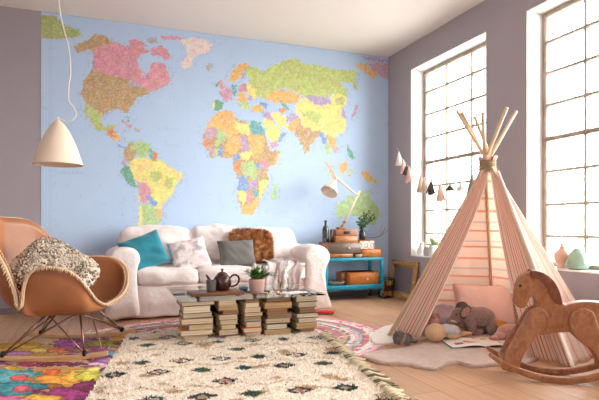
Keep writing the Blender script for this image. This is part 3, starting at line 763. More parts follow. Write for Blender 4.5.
# ------------------------------------------------------------------ glass table on books
TY = -1.93; ZG = .318
def tabletop():
    b = MB(); b.rbox(-.565, -.44, 0, .565, .44, .012, .003, 2)
    o = b.build('glass_tabletop', glassmat('table_glass', (.86, .95, .92), .22, .01), None)
    o.location = (-2.265, TY+.44, ZG-.012)
    tag(o, 'rectangular clear glass tabletop resting on stacks of books', 'table')
tabletop()
COVERS = [srgb(92, 66, 46), srgb(190, 170, 130), srgb(54, 60, 58), srgb(168, 120, 70), srgb(110, 116, 112), srgb(206, 198, 180), srgb(140, 92, 56), srgb(84, 50, 40)]
SPECIAL = {(2, 4): srgb(120, 160, 186), (2, 6): srgb(226, 128, 40), (0, 2): srgb(120, 150, 140), (4, 1): srgb(60, 110, 108), (1, 7): srgb(120, 108, 100), (3, 3): srgb(110, 110, 110), (2, 2): srgb(226, 160, 140), (0, 5): srgb(206, 150, 84), (3, 1): srgb(176, 120, 66)}
CNAME = {0: 'brown', 1: 'straw-coloured', 2: 'charcoal', 3: 'ochre', 4: 'grey', 5: 'cream', 6: 'chestnut', 7: 'dark red-brown'}
SN = ['far left', 'second', 'middle', 'fourth', 'far right']
ORD = ['topmost', 'second from the top', 'third from the top', 'fourth from the top', 'fifth from the top', 'sixth from the top', 'seventh from the top', 'eighth from the top', 'ninth from the top']
PG = [m_page, m_page, mat('yellowed_pages', srgb(206, 176, 128), .85, col2=srgb(170, 136, 92), vs=5, vscale=(1, 1, 60)), mat('pale_pages', srgb(236, 224, 200), .85, col2=srgb(206, 190, 160), vs=5, vscale=(1, 1, 60)), mat('aged_pages', srgb(176, 140, 100), .85, col2=srgb(136, 100, 70), vs=5, vscale=(1, 1, 60))]
def book(w, d, h, cover, key):
    t = thing('book', None, None)
    b = MB(); c = .0035; q = .005
    b.box(-w/2, -d/2, 0, w/2, d/2, c); b.box(-w/2, -d/2, h-c, w/2, d/2, h)
    b.rbox(-w/2, d/2-.005, 0, w/2, d/2+.001, h, .002, 1)
    b.build('cover', key, t)
    b = MB(); b.box(-w/2+q, -d/2+q, c, w/2-q, d/2-.005, h-c)
    b.build('page_block', random.Random(int(w*1e5)+int(h*1e5)).choice(PG), t)
    return t
cmats = {}
def cmat(c):
    if c not in cmats: cmats[c] = mat('book_cover', c, .55, var=.1, vs=20)
    return cmats[c]
def stacks():
    rnd = random.Random(11); base = .012
    spec = [  # px left, px right, heights from the top
        (181, 215, [4.5, 8, 5, 6.5, 6, 5.5, 7.5]), (219, 239.5, [5, 5, 5, 6, 4.5, 5, 6, 4.5]), (244.5, 263.5, [4.5, 5, 5.5, 4.5, 6, 6.5, 5, 6.5]),
        (265, 293, [5, 6.5, 5.5, 5, 6, 6, 7]), (297.5, 319, [6.5, 6, 5.5, 5, 5.5, 6, 5.5])]
    for si, (a, c, hs) in enumerate(spec):
        x0 = ony(a, 320, TY).x; x1 = ony(c, 320, TY).x; W = x1-x0; tot = sum(hs)
        H0 = ZG-.0125-base; z = ZG-.0125
        for i, h in enumerate(hs):
            hh = H0*h/tot; z -= hh
            ci = rnd.randrange(8); cc = COVERS[ci]; nm = CNAME[ci]
            if (si, i) in SPECIAL: cc = SPECIAL[(si, i)]; nm = {(2,4):'blue',(2,6):'bright orange',(0,2):'grey-green',(4,1):'petrol green',(1,7):'grey-brown',(3,3):'mid grey',(2,2):'salmon pink',(0,5):'sandy orange',(3,1):'caramel'}[(si, i)]
            w = W*rnd.choice((.74, .82, .88, .95, .99)); d = (.20 if W > .18 else .22)*rnd.uniform(.9, 1.08)
            t = book(w, d, hh-.0004, cc, cmat(cc))
            t.location = (x0+W/2+rnd.uniform(-1, 1)*(W-w)*.5, TY+d/2+rnd.uniform(.002, .035), z)
            t.rotation_euler = (0, 0, rnd.uniform(-.05, .05))
            pos = ORD[i] if i < len(hs)-1 else 'bottom'
            tag(t, '%s book, %s the %s stack under the glass' % (nm, pos+' in' if pos != 'bottom' else 'lowest of', SN[si]), 'book', 'books stacked as legs of the glass table')
    # dark books added behind to give the gaps their shade, spines towards the camera
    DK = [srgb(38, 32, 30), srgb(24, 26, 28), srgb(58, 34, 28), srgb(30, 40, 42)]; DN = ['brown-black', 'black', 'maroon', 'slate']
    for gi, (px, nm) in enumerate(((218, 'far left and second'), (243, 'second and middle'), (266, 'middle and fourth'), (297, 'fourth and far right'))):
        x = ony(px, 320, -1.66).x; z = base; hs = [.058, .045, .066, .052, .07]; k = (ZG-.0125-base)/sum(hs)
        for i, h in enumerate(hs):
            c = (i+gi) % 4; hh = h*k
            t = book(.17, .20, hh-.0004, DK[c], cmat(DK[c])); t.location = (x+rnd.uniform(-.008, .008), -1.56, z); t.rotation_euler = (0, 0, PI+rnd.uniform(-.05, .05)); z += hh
            tag(t, '%s added book, %s, darkening the gap between %s stacks' % (DN[c], ['lowest', 'second lowest', 'middle one', 'second highest', 'highest'][i], nm), 'book', 'dark books added to blacken the gaps under the glass table')
stacks()

def on_table():
    z = ZG
    t = thing('serving_board', 'oblong dark wooden serving board at the left of the glass tabletop', 'board', (-2.535, -1.72, z), (0, 0, .02))
    b = MB(); b.rbox(-.20, -.12, .010, .20, .10, .034, .005, 2); b.build('board_slab', m_board, t)
    b = MB(); b.rbox(-.17, -.09, 0, -.14, .09, .0102, .002, 1); b.rbox(.14, -.09, 0, .17, .09, .0102, .002, 1); b.build('cross_batten', m_board, t)
    # cup
    b = MB(); b.lathe([(0, .002), (.030, .0), (.034, .006), (.036, .04), (.038, .085), (.0385, .088), (.036, .087), (.033, .04), (.03, .008), (0, .007)], 28)
    o = b.build('stoneware_cup', m_cup, None); o.location = (-2.575, -1.765, z+.035)
    tag(o, 'grey stoneware cup standing on the wooden board in front of the teapot', 'cup')
    # teapot
    t = thing('teapot', 'dark oxblood red ceramic teapot on the wooden board', 'teapot', (-2.475, -1.69, z+.034), (0, 0, -.25)); t.scale = (1.2, 1.2, 1.12)
    b = MB(); b.lathe([(0, 0), (.040, 0), (.046, .006), (.058, .035), (.060, .06), (.052, .088), (.036, .108), (.030, .112), (.028, .112), (0, .10)], 32)
    b.build('pot_body', m_teapot, t)
    b = MB(); b.lathe([(.033, .110), (.030, .118), (.016, .126), (.006, .129), (.006, .134), (.010, .140), (.008, .147), (0, .149)], 24)
    b.build('lid', m_teapot, t)
    b = MB(); P = crm([(-.048, 0, .035), (-.075, 0, .055), (-.088, 0, .085), (-.102, 0, .108)], 5)
    b.tube(P, [.016-.010*i/(len(P)-1) for i in range(len(P))], 12); b.build('spout', m_teapot, t)
    b = MB(); b.tube(crm([(.050, 0, .085), (.075, 0, .105), (.102, 0, .095), (.108, 0, .065), (.090, 0, .035), (.055, 0, .022)], 6), .0065, 10)
    b.build('handle', m_teapot, t)
    # potted tulips
    pl = (-2.205, -1.72)
    t = thing('potted_tulips', 'white tulips with green leaves in a pale pink pot on the glass tabletop', 'plant', (*pl, z))
    b = MB(); b.lathe([(0, 0), (.052, 0), (.056, .01), (.064, .095), (.065, .115), (.060, .115), (.058, .10), (0, .098)], 32)
    b.build('flower_pot', m_pot, t)
    b = MB(); b.lathe([(0, .103), (.057, .1)], 20); b.build('soil', m_soil, t)
    rnd = random.Random(3)
    b = MB()
    for i in range(70):
        a = rnd.uniform(0, 2*PI); r0 = rnd.uniform(0, .04); L = rnd.uniform(.09, .15); sp = rnd.uniform(.02, .15)
        p0 = Vector((r0*math.cos(a), r0*math.sin(a), .10)); o = Vector((math.cos(a), math.sin(a), 0)); sd = Vector((-o.y, o.x, 0))
        wd = rnd.uniform(.012, .018)
        vs = []; fs = []
        for k in range(6):
            q = k/5; c = p0+o*sp*q**1.6+Vector((0, 0, L*(q-.25*q*q*sp/.06)))
            ww = wd*math.sin(PI*(.12+.88*q))**.7 if k < 5 else .0005
            vs += [c-sd*ww+o*.002, c-Vector((0, 0, .003)), c+sd*ww+o*.002]
        for k in range(5):
            for j in (0, 1): fs.append((k*3+j, k*3+j+1, (k+1)*3+j+1, (k+1)*3+j))
        b.add(vs, fs)
    b.build('foliage', m_leaf, t, recalc=False)
    for i in range(8):
        a = i*2*PI/8+.3; r = .035+.04*(i % 2); h = .18+.022*(i % 3)
        b = MB(); c = Vector((r*math.cos(a), r*math.sin(a), h))
        for j in range(3): b.ball(c+Vector((.004*math.cos(j*2.1), .004*math.sin(j*2.1), 0)), (.009, .009, .016), 8, 6, rot=(0, .2, j))
        o = b.build('tulip_head', m_petal, t)
    # brass candle holder
    t = thing('candle_holder', 'slim brass candle holder with a round foot at the right of the tulips', 'candle holder', (-2.055, -1.83, z))
    b = MB(); b.lathe([(0, 0), (.026, 0), (.027, .004), (.012, .010), (.006, .02), (.010, .03), (.005, .042), (.004, .09), (.008, .098), (.009, .112), (0, .112)], 24)
    b.build('holder', m_brass, t)
    b = MB(); b.lathe([(.0055, .110), (.0052, .205), (.001, .210)], 14); b.build('taper_candle', mat('honey_wax', srgb(196, 142, 100), .5), t)
    # glass bottle
    b = MB(); b.lathe([(0, .003), (.03, 0), (.034, .01), (.034, .10), (.026, .14), (.010, .175), (.009, .25), (.013, .255), (.011, .26), (.008, .25), (.009, .175), (.024, .138), (.031, .10), (.031, .012), (0, .008)], 28)
    o = b.build('glass_bottle', glassmat('clear_bottle', (.97, .98, .98), .12, .02), None); o.location = (-1.965, -1.69, z)
    tag(o, 'tall slender clear glass bottle on the glass tabletop beside the candle holder', 'bottle')
    # dried flowers / little bunch lying
    t = thing('flower_bunch', 'small bunch of cream blossoms lying on the glass in front of the pot', 'flowers', (-2.13, -1.865, z+.002), (0, 0, .2))
    b = MB(); rnd = random.Random(8)
    for i in range(16):
        c = (rnd.uniform(-.055, .055), rnd.uniform(-.025, .025), rnd.uniform(.010, .026))
        b.ball(c, (rnd.uniform(.008, .013), .010, .009), 7, 5, rot=(0, 0, rnd.uniform(0, 3)))
    b.build('blossoms', mat('cream_petal', srgb(230, 206, 178), .7), t)
    b = MB()
    for i in range(5): b.tube([(-.05+.01*i, -.005*i, .008), (-.10, .004*i-.01, .005)], .0018, 6)
    b.build('stems', m_leaf, t)
    # pale napkin
    def fn(u, v):
        return ((u-.5)*.17+.01*math.sin(v*6), (v-.5)*.12, .003+.010*abs(nz(u*4, v*4, 2))+.004*math.sin(u*14)**2)
    b = MB(); b.grid(fn, 20, 16); o = b.build('linen_napkin', mat('white_linen', srgb(244, 238, 232), .9, bump=.4, bs=60), None, solid=.003)
    o.location = (-1.93, -1.835, z+.001); o.rotation_euler = (0, 0, .25)
    tag(o, 'crumpled white linen napkin at the right front of the glass tabletop', 'napkin')
    # small blue bowl by the board
    b = MB(); b.lathe([(0, .002), (.018, 0), (.034, .02), (.042, .042), (.040, .043), (.031, .021), (.015, .005), (0, .005)], 24)
    o = b.build('blue_bowl', mat('blue_glaze', srgb(120, 158, 184), .25, var=.15), None); o.location = (-2.285, -1.62, z)
    tag(o, 'small grey-blue glazed bowl between the wooden board and the flower pot', 'bowl')
on_table()
# ------------------------------------------------------------------ rugs
def braided_rug():
    cx, cy, A, B_ = -2.52, -1.86, 1.30, 1.0
    rings = 44
    pal = [srgb(222, 128, 132), srgb(236, 196, 196), srgb(240, 230, 222), srgb(150, 164, 176), srgb(226, 152, 142), srgb(176, 136, 152), srgb(236, 212, 200), srgb(140, 134, 130), srgb(228, 170, 130), srgb(206, 100, 120), srgb(176, 196, 194), srgb(240, 232, 224)]
    rnd = random.Random(21); ringc = [pal[rnd.randrange(len(pal))] for _ in range(rings+1)]
    n = 520; vs = []; fs = []; cs = []
    per = 4
    for j in range(rings*per+1):
        s = j/(rings*per); ph = (j % per)/per
        hgt = .003+.005*math.sin(PI*ph)**.6 if j < rings*per else .001
        rc = ringc[min(rings-1, j//per)]
        for i in range(n):
            th = 2*PI*i/n
            w = .002*math.sin(i*2.4+(j//per)*1.3)
            vs.append(((A*s+w)*math.cos(th), (B_*s+w)*math.sin(th), hgt+.002*math.sin(i*2.4+PI*(j//per))))
            k = random.Random((j//per)*1000+(i//3)).random()
            c = rc if k < .72 else pal[int(k*1000) % len(pal)]
            cs.append(c)
    for j in range(rings*per):
        for i in range(n):
            k = (i+1) % n; fs.append((j*n+i, (j+1)*n+i, (j+1)*n+k, j*n+k))
    b = MB(); b.add(vs, fs, None, cs)
    o = b.build('braided_rug', m_vcol, None, recalc=False); o.location = (cx, cy, .001)
    tag(o, 'oval braided rag rug in pink, red and grey rings under the glass table', 'rug')
braided_rug()

def colour_rug():
    # patchwork of ovals: px, py, rx, ry, colour (as seen on the floor)
    ov = [(30,350,62,5,(196,150,60)),(18,355,14,2.5,(190,130,170)),(40,352,10,2,(220,190,80)),(75,347,22,3.4,(140,60,130)),(88,341,16,2.5,(120,60,110)),(60,352,12,2.5,(214,110,60)),(96,346,14,2,(110,84,40)),
          (10,371,12,3.5,(222,176,60)),(12,380,44,8,(96,176,184)),(20,380,10,3,(214,96,96)),(60,382,30,6,(238,160,60)),(52,374,10,3,(226,110,50)),(48,388,16,2.6,(160,104,40)),(76,378,16,6,(246,184,70)),(90,378,14,8,(206,200,70)),(98,371,12,3,(230,214,110)),
          (10,391,40,7,(60,140,148)),(24,391,11,3,(206,90,110)),(68,396,36,7,(150,50,110)),(96,388,22,6,(130,46,86)),(104,366,14,3,(236,196,206)),(112,362,16,3,(170,120,170)),(116,355,12,3,(92,160,190)),(126,352,12,2.4,(236,150,60)),(112,372,12,3,(120,80,120)),
          (112,345,24,3,(150,140,50)),(36,366,20,2.5,(170,60,90)),(0,361,14,2,(120,60,60)),(40,400,20,4,(226,176,60)),(4,403,26,4,(220,120,160)),(100,404,20,5,(80,60,120)),(128,344,16,2.6,(120,70,60)),(60,366,22,2.4,(120,40,80)),(140,346,14,3,(190,100,130))]
    base = srgb(196, 172, 140)
    x0, x1, y0, y1 = -4.75, -2.95, -3.5, -1.42
    nx, ny = 330, 330
    XX, YY = np.meshgrid(np.linspace(x0, x1, nx+1), np.linspace(y0, y1, ny+1))
    dx = XX-CC[0]; dy = YY-CC[1]; f = dx*.354+dy*.935; l = dx*.935-dy*.354
    f = np.maximum(f, .3); px = CX+F*l/f; py = HY+F*CZ/f
    rs = np.random.RandomState(3)
    wob = np.array([[nz(a*14, b_*14, 1) for a in np.linspace(x0, x1, nx+1)] for b_ in np.linspace(y0, y1, ny+1)])
    wob2 = np.array([[nz(a*34, b_*34, 5) for a in np.linspace(x0, x1, nx+1)] for b_ in np.linspace(y0, y1, ny+1)])
    img = np.empty((*XX.shape, 3)); img[:] = base
    # woven bands where nothing was noted
    band = np.sin(XX*9+wob*2+YY*3); img[band > .3] = srgb(150, 70, 120); img[band < -.5] = srgb(206, 150, 70)
    for ex, ey, rx, ry, c in ov:
        q = ((px-ex)/rx)**2+((py-ey)/ry)**2+wob*1.1+wob2*.7
        img[q < 1.15] = srgb(*[int(v*.72) for v in c]); img[q < .85] = srgb(*c)
        k = q < .22; img[k] = srgb(*[min(255, int(v*1.1)+14) for v in c])
    img *= (1+.18*rs.uniform(-1, 1, XX.shape))[..., None]
    vs = []; cs = []
    W = nx+1
    z = .0085+.003*np.abs(wob)+.002*rs.uniform(0, 1, XX.shape)
    b = MB()
    V = np.stack([XX.ravel(), YY.ravel(), z.ravel()], 1).tolist()
    idx = np.arange(XX.size).reshape(XX.shape)
    Fc = np.stack([idx[:-1, :-1].ravel(), idx[:-1, 1:].ravel(), idx[1:, 1:].ravel(), idx[1:, :-1].ravel()], 1).tolist()
    b.add(V, Fc, None, [tuple(c) for c in np.clip(img.reshape(-1, 3), 0, 1)])
    o = b.build('woven_rug', m_vcol, None, recalc=False, solid=0)
    tag(o, 'multicoloured flat rug of yellow, teal and purple patches under the rocking chair', 'rug')
colour_rug()

def berber_rug():
    # local: origin at the back-left corner, x along the back edge, y towards the camera
    O = Vector((-3.16, -1.44, .012)); ang = -.165
    Wd, Ln = 1.45, 2.1
    cream = srgb(247, 237, 223); teal = srgb(36, 98, 98); dk = srgb(52, 46, 42); ol = srgb(92, 96, 52); rust = srgb(196, 110, 90); tan = srgb(206, 180, 148)
    def cf(x, y):
        a = x+.010*nz(x*30, y*30, 1); c = y+.012*nz(x*30, y*30, 4)
        best = cream
        row = round((c-.22)/.235); off = .12 if row % 2 else 0
        colm = round((a-.07-off)/.24)
        cxx = .07+off+colm*.24; cyy = .22+row*.235
        h = random.Random(row*91+colm*7).random()
        d = abs(a-cxx)/.074+abs(c-cyy)/.066
        if row % 3 == 2 and h > .35: d = 9
        kind = int(h*5)
        if kind == 0: 
            if d < .9: return ol if d > .35 else teal
        elif kind == 1:
            if .55 < d < 1.0: return dk
            if d < .3: return rust
        elif kind == 2:
            if .5 < d < .95: return teal
            if d < .28: return rust
        elif kind == 3:
            if .6 < d < 1.0: return dk
            if d < .42: return tan
            if d < .6: return teal
        else:
            if d < .75: return teal if d > .2 else ol
        k = nz(x*6, y*9, 7)
        if k > .42: return tan
        if nz(x*60, y*60, 3) > .58: return (ol, rust, dk)[int(abs(nz(x*9, y*9, 8))*60) % 3]
        # faint zigzag
        zz = abs(((a*4) % 1)-.5)*.12
        if abs(((c+zz) % .43)-.21) < .008: return tan
        return cream
    M = TM(O, (0, 0, ang))
    b = MB()
    b.grid(lambda u, v: (u*Wd, -v*Ln, .002+.006*min(1, 8*min(u, 1-u, v, 1-v))+.003*nz(u*12, v*14, 2)), 120, 170, M, lambda u, v: cf(u*Wd, v*Ln))
    rnd = random.Random(4); pts = []; nr = []; cs = []
    for _ in range(44000):
        x = rnd.uniform(0, Wd)+.006*rnd.uniform(-1, 1); y = rnd.random()**.9*Ln
        pts.append(M @ Vector((x, -y, .005+.003*nz(x/Wd*12, y/Ln*14, 2)))); cs.append(cf(x, y))
        nr.append((.25*nz(x*4, y*4), -.35+.2*nz(x*4, y*4, 9), 1))
    fur(b, pts, nr, cs, .019, .0055, .55, .25)
    t = b.build('shaggy_rug', m_shag, None, recalc=False)
    tag(t, 'thick cream shaggy rug with teal and dark diamonds in front of the book stacks', 'rug')
    b = MB(); r0 = random.Random(1)
    for i in range(34):
        y = -.33-.052*i+r0.uniform(-.012, .012)
        p = M @ Vector((Wd-.01, y, .012)); r = random.Random(i)
        dirn = Vector((math.cos(ang), math.sin(ang), 0)); sd = Vector((-dirn.y, dirn.x, 0))
        for k in range(3):
            q = p+sd*.009*(k-1); L = r.uniform(.08, .12)
            b.tube([q, q+dirn*L*.35+Vector((0, 0, .008)), q+dirn*L*.7+sd*r.uniform(-.012, .012)+Vector((0, 0, -.004)), q+dirn*L+sd*r.uniform(-.02, .02)+Vector((0, 0, -.006))], [.007, .008, .007, .003], 5, col=srgb(214, 198, 164) if r.random() < .72 else srgb(110, 102, 74))
    b.build('fringe', vmat('fringe_yarn', var=.2, bump=.4), t)
berber_rug()

def outline_mat(name, label, pts, m, z, th, cat='rug', seed=0):
    # soft hide cut to a free outline (floor coordinates)
    P = crm([(*p, 0) for p in pts], 6, True)
    cx = sum(p.x for p in P)/len(P); cy = sum(p.y for p in P)/len(P)
    n = len(P); rings = 16; vs = []; fs = []
    prof = [(1.0, 0), (1.006, .3), (1.0, .7), (.985, .92), (.96, 1)]
    for s, h in prof+[(.96*(1-j/rings), 1) for j in range(1, rings)]:
        for p in P:
            x = cx+(p.x-cx)*s; y = cy+(p.y-cy)*s
            vs.append((x, y, z+th*h*(1+(.35*nz(x*7, y*7, seed) if h > .5 else 0))))
    R = len(vs)//n
    for j in range(R-1):
        for i in range(n):
            k = (i+1) % n; fs.append((j*n+i, j*n+k, (j+1)*n+k, (j+1)*n+i))
    fs.append(tuple((R-1)*n+i for i in range(n)))
    b = MB(); b.add(vs, fs)
    o = b.build(name, m)
    return tag(o, label, cat)
pp = [onz(x, y, .02) for x, y in [(363,355),(376,351),(392,349),(420,344),(470,333),(520,336),(545,345),(535,358),(515,364),(495,363),(474,365),(458,361.5),(446,363),(436,367.5),(424,366.5),(412,364),(400,362),(382,361.5)]]
outline_mat('fur_mat', 'dusty pink soft fur mat spread on the floor in front of the striped tent', [(p.x, p.y) for p in pp], m_throw, .001, .022)
pp = [onz(x, y, .02) for x, y in [(371,336),(378,329),(392,324),(420,322),(440,330),(420,338),(396,342),(380,343),(372,341)]]
outline_mat('cream_fur_mat', 'small cream fur mat sticking out under the left edge of the tent', [(p.x, p.y) for p in pp], m_throw_w, .001, .020, seed=4)

# ------------------------------------------------------------------ turquoise trolley and what stands on it
CY0, CY1 = -.38, -.05; CX0, CX1 = -1.03, -.285; ZT = .487
def trolley():
    t = thing('trolley', 'turquoise painted metal trolley on castors beside the sofa', 'trolley', ((CX0+CX1)/2, (CY0+CY1)/2, 0))
    M = TM((-(CX0+CX1)/2, -(CY0+CY1)/2, 0))
    b = MB(); b.rbox(CX0, CY0, ZT-.035, CX1, CY1, ZT, .008, 2, M); b.build('top_shelf', m_turq, t)
    b = MB(); b.rbox(CX0+.01, CY0+.005, .150, CX1-.01, CY1-.005, .162, .003, 1, M); b.rbox(CX0, CY0, .125, CX1, CY0+.012, .178, .004, 1, M); b.rbox(CX0, CY1-.012, .125, CX1, CY1, .178, .004, 1, M)
    b.rbox(CX0, CY0, .125, CX0+.012, CY1, .178, .004, 1, M); b.rbox(CX1-.012, CY0, .125, CX1, CY1, .178, .004, 1, M); b.build('lower_shelf', m_turq, t)
    for x in (CX0+.001, CX1-.036):
        for y in (CY0+.001, CY1-.036):
            b = MB(); b.rbox(x, y, .10, x+.035, y+.035, ZT-.004, .004, 2, M); b.build('leg', m_turq, t)
            cas = MB(); cx, cy = x+.018, y+.018
            cas.tube([(cx, cy, .103), (cx, cy, .085)], .010, 8, M); cas.box(cx-.016, cy-.02, .04, cx-.012, cy+.012, .088, M); cas.box(cx+.012, cy-.02, .04, cx+.016, cy+.012, .088, M); cas.box(cx-.016, cy-.02, .083, cx+.016, cy+.012, .09, M)
            c = cas.build('castor', m_steel, t)
            w = MB(); w.tube([(cx-.010, cy-.008, .036), (cx+.010, cy-.008, .036)], .036, 20, M); w.build('wheel', m_rubber, c)
trolley()
def box_drawer(name, label, x0, x1, y0, y1, z0, z1, mb_, mf, ncol=m_knob, knobx=.5, cat='box', group=None):
    cx, cy = (x0+x1)/2, (y0+y1)/2
    t = thing(name, label, cat, (cx, cy, z0), group=group)
    w, d, h = x1-x0, y1-y0, z1-z0
    b = MB(); e = .008
    b.rbox(-w/2, -d/2+.004, 0, w/2, d/2, h, .003, 1); b.rbox(-w/2-.002, -d/2, h-.008, w/2+.002, d/2, h, .002, 1)
    b.build('case', mb_, t)
    b = MB(); b.rbox(-w/2+e, -d/2-.003, e, w/2-e, -d/2+.006, h-e-.002, .002, 1); dr = b.build('drawer', mf, t)
    b = MB(); b.ball((w*(knobx-.5), -d/2-.012, h*.48), (.011, .009, .011), 12, 8); b.tube([(w*(knobx-.5), -d/2-.002, h*.48), (w*(knobx-.5), -d/2-.012, h*.48)], .005, 8); b.build('knob', ncol, dr)
    return t
yf = -.34
def X_(px, py=250): return ony(px, py, yf).x
def Z_(py, px=350): return ony(px, py, yf).z
G2 = 'wooden drawer boxes on the trolley'
def shelf_things():
    # top level
    b1 = box_drawer('wooden_box', 'low flat brown wooden case lying under the dark drawer box on the trolley', -.965, X_(353.5), yf, -.09, ZT, ZT+.052, m_brwood, m_midwood, m_midwood, .5)
    box_drawer('drawer_box', 'dark-fronted wooden drawer box with a white knob, upper left on the trolley', -.985, X_(361), yf-.01, -.08, ZT+.0525, ZT+.175, m_brwood, m_dkwood, m_knob, .62)
    box_drawer('drawer_box', 'orange wooden drawer box at the right end of the trolley top', X_(362), X_(381.5), yf, -.10, ZT, ZT+.098, m_orwood, m_orwood, m_brass, .5)
    # small slotted box carrying the lamp
    x0, x1 = X_(336.5), X_(359); z0 = ZT+.176; cx = (x0+x1)/2
    t = thing('slotted_box', 'small brown wooden two-tier box with an oval hand slot under the desk lamp', 'box', (cx, -.23, z0))
    w = x1-x0
    b = MB(); b.rbox(-w/2, -.09, 0, w/2, .09, .072, .006, 2); b.build('lower_tier', m_midwood, t)
    b = MB(); b.rbox(-w/2+.004, -.084, .073, w/2-.004, .084, .150, .010, 2); b.build('upper_tier', m_brwood, t)
    b = MB(); b.rbox(-.04, -.087, .095, .04, -.082, .128, .0025, 2); b.build('hand_slot', m_black, t)
    b = MB(); b.rbox(-w/2+.02, -.093, .010, w/2-.02, -.088, .050, .002, 1); b.build('drawer', m_midwood, t)
    ztop = z0+.151
    # desk lamp
    base = Vector((X_(345.5, 226), -.23, ztop))
    t = thing('desk_lamp', 'cream jointed desk lamp bent over the sofa from the top of the trolley boxes', 'lamp', base)
    yy = -.23
    p0 = ony(344.5, 222, yy); p1 = ony(357.5, 195.5, yy); p2 = ony(336, 178, yy); p3 = ony(338.5, 176.5, yy)
    L = lambda p: Vector(p)-base
    b = MB(); b.rbox(-.05, -.045, 0, .05, .045, .022, .006, 2); b.build('wooden_base', m_midwood, t)
    b = MB(); b.tube([(0, 0, .02), (L(p0).x, 0, L(p0).z)], .012, 10); b.tube([(L(p0).x, -.02, L(p0).z), (L(p0).x, .02, L(p0).z)], .016, 12); b.build('pivot', m_brass, t)
    b = MB()
    for dy in (-.012, .012): b.tube([L(p0)+Vector((0, dy, 0)), L(p1)+Vector((0, dy, 0))+(L(p1)-L(p0)).normalized()*.06], .0085, 8)
    b.build('lower_arm', m_cream, t)
    b = MB()
    for dy in (-.012, .012): b.tube([L(p1)+Vector((0, dy, 0)), L(p2)+Vector((0, dy, 0))], .0085, 8)
    b.build('upper_arm', m_cream, t)
    for p in (p1, p2):
        b = MB(); b.tube([L(p)+Vector((0, -.024, 0)), L(p)+Vector((0, .024, 0))], .014, 14); b.build('joint', m_cream, t)
    c = ony(334.5, 181.5, yy); m = ony(328, 191, yy)
    ax = (Vector(m)-Vector(c)); ax.y = -.05; ax.normalize()
    R = Vector((0, 0, -1)).rotation_difference(ax).to_matrix().to_4x4()
    b = MB(); b.lathe([(.006, .02), (.022, .015), (.030, -.01), (.036, -.04), (.060, -.075), (.082, -.115), (.098, -.165), (.100, -.170), (.096, -.166), (.078, -.115), (.055, -.078), (.03, -.05), (0, -.045)], 32, Matrix.Translation(L(c)) @ R)
    b.build('lamp_shade', m_cream, t)
    b = MB(); b.ball((0, 0, -.105), (.028, .028, .036), 14, 9, Matrix.Translation(L(c)) @ R); b.build('bulb', mat('bulb_glass', (.75, .75, .72), .2), t)
    b = MB(); b.tube([L(p2), L(c)], .008, 8); b.build('neck', m_brass, t)
    # dark bottle and tin
    b = MB(); b.lathe([(0, 0), (.036, 0), (.038, .008), (.038, .15), (.030, .175), (.014, .195), (.013, .23), (.017, .235), (.017, .25), (0, .252)], 24)
    o = b.build('dark_bottle', m_blackglass); o.location = (X_(329.5), -.23, ZT+.176); tag(o, 'tall dark brown glass bottle at the left end of the trolley top', 'bottle')
    b = MB(); b.lathe([(0, 0), (.016, 0), (.016, .11), (.010, .125), (.008, .15), (0, .151)], 16)
    o = b.build('slim_bottle', mat('amber_glass', srgb(92, 50, 30), .15, coat=.5)); o.location = (X_(334.2), -.28, ZT+.176); tag(o, 'slim amber glass vial between the dark bottle and the slotted box', 'bottle')
    # patterned box
    x0, x1 = X_(361.5), X_(375.5); zb = ZT+.0985; cx = (x0+x1)/2
    def cf(x, z):
        a = (x*13+.5) % 1-.5; c = (z*13) % 1-.5
        r = math.hypot(a, c)
        return srgb(190, 76, 50) if (.20 < r < .34 or abs(abs(a)-abs(c)) < .05 and r > .34) else srgb(240, 226, 212)
    t = thing('patterned_box', 'small box with a red and white tile pattern on the orange drawer box', 'box', (cx, -.24, zb))
    w = x1-x0; h = .088
    b = MB(); N = 40
    b.grid(lambda u, v: ((u-.5)*w, -.07, v*h), N, N, None, lambda u, v: cf(u*w, v*h), smooth=False)
    b.grid(lambda u, v: ((u-.5)*w, .07, v*h), 4, 4, None, lambda u, v: cf(u*w, v*h), smooth=False)
    for sx in (-1, 1): b.grid(lambda u, v: (sx*w/2, (u-.5)*.14, v*h), N, N, None, lambda u, v: cf(u*.14, v*h), smooth=False)
    for zz in (0, h): b.grid(lambda u, v: ((u-.5)*w, (v-.5)*.14, zz), 2, 2, None, lambda u, v: srgb(236, 220, 204), smooth=False)
    b.build('box_body', vmat('printed_card', rough=.5, var=.04, bump=0), t, weld=True)
    b = MB(); b.rbox(-w/2-.003, -.073, h, w/2+.003, .073, h+.012, .003, 1); b.build('lid', m_midwood, t)
    # black vase with a leafy branch
    t = thing('leafy_vase', 'small black vase holding a leafy green branch, standing on the patterned box', 'vase', (X_(366.3), -.24, zb+h+.0125))
    b = MB(); b.lathe([(0, 0), (.034, 0), (.040, .01), (.040, .085), (.034, .105), (.020, .125), (.018, .150), (.022, .155), (.018, .153), (.012, .12), (0, .11)], 24); b.build('vase_body', m_blackglass, t)
    rnd = random.Random(6); b = MB(); lf = MB()
    for (ex, ez) in ((.04, .30), (.15, .30), (-.03, .26), (.09, .33), (.11, .24), (-.06, .20), (.17, .25)):
        P = crm([(0, 0, .12), (ex*.3, rnd.uniform(-.02, .02), .12+(ez-.12)*.5), (ex, rnd.uniform(-.05, .03), ez)], 5); b.tube(P, .0018, 6)
        for k in range(2, len(P)):
            for q in range(3):
                c = P[k]; d = Vector((rnd.uniform(-1, 1), rnd.uniform(-.7, .7), rnd.uniform(-.3, 1))).normalized(); sd = d.cross(Vector((0, 1, .3))).normalized(); Lf = rnd.uniform(.025, .045)
                lf.add([c, c+d*Lf*.5+sd*.010, c+d*Lf, c+d*Lf*.5-sd*.010], [(0, 1, 2, 3)])
    b.build('twigs', m_brwood, t); lf.build('leaves', m_leafd, t, recalc=False)
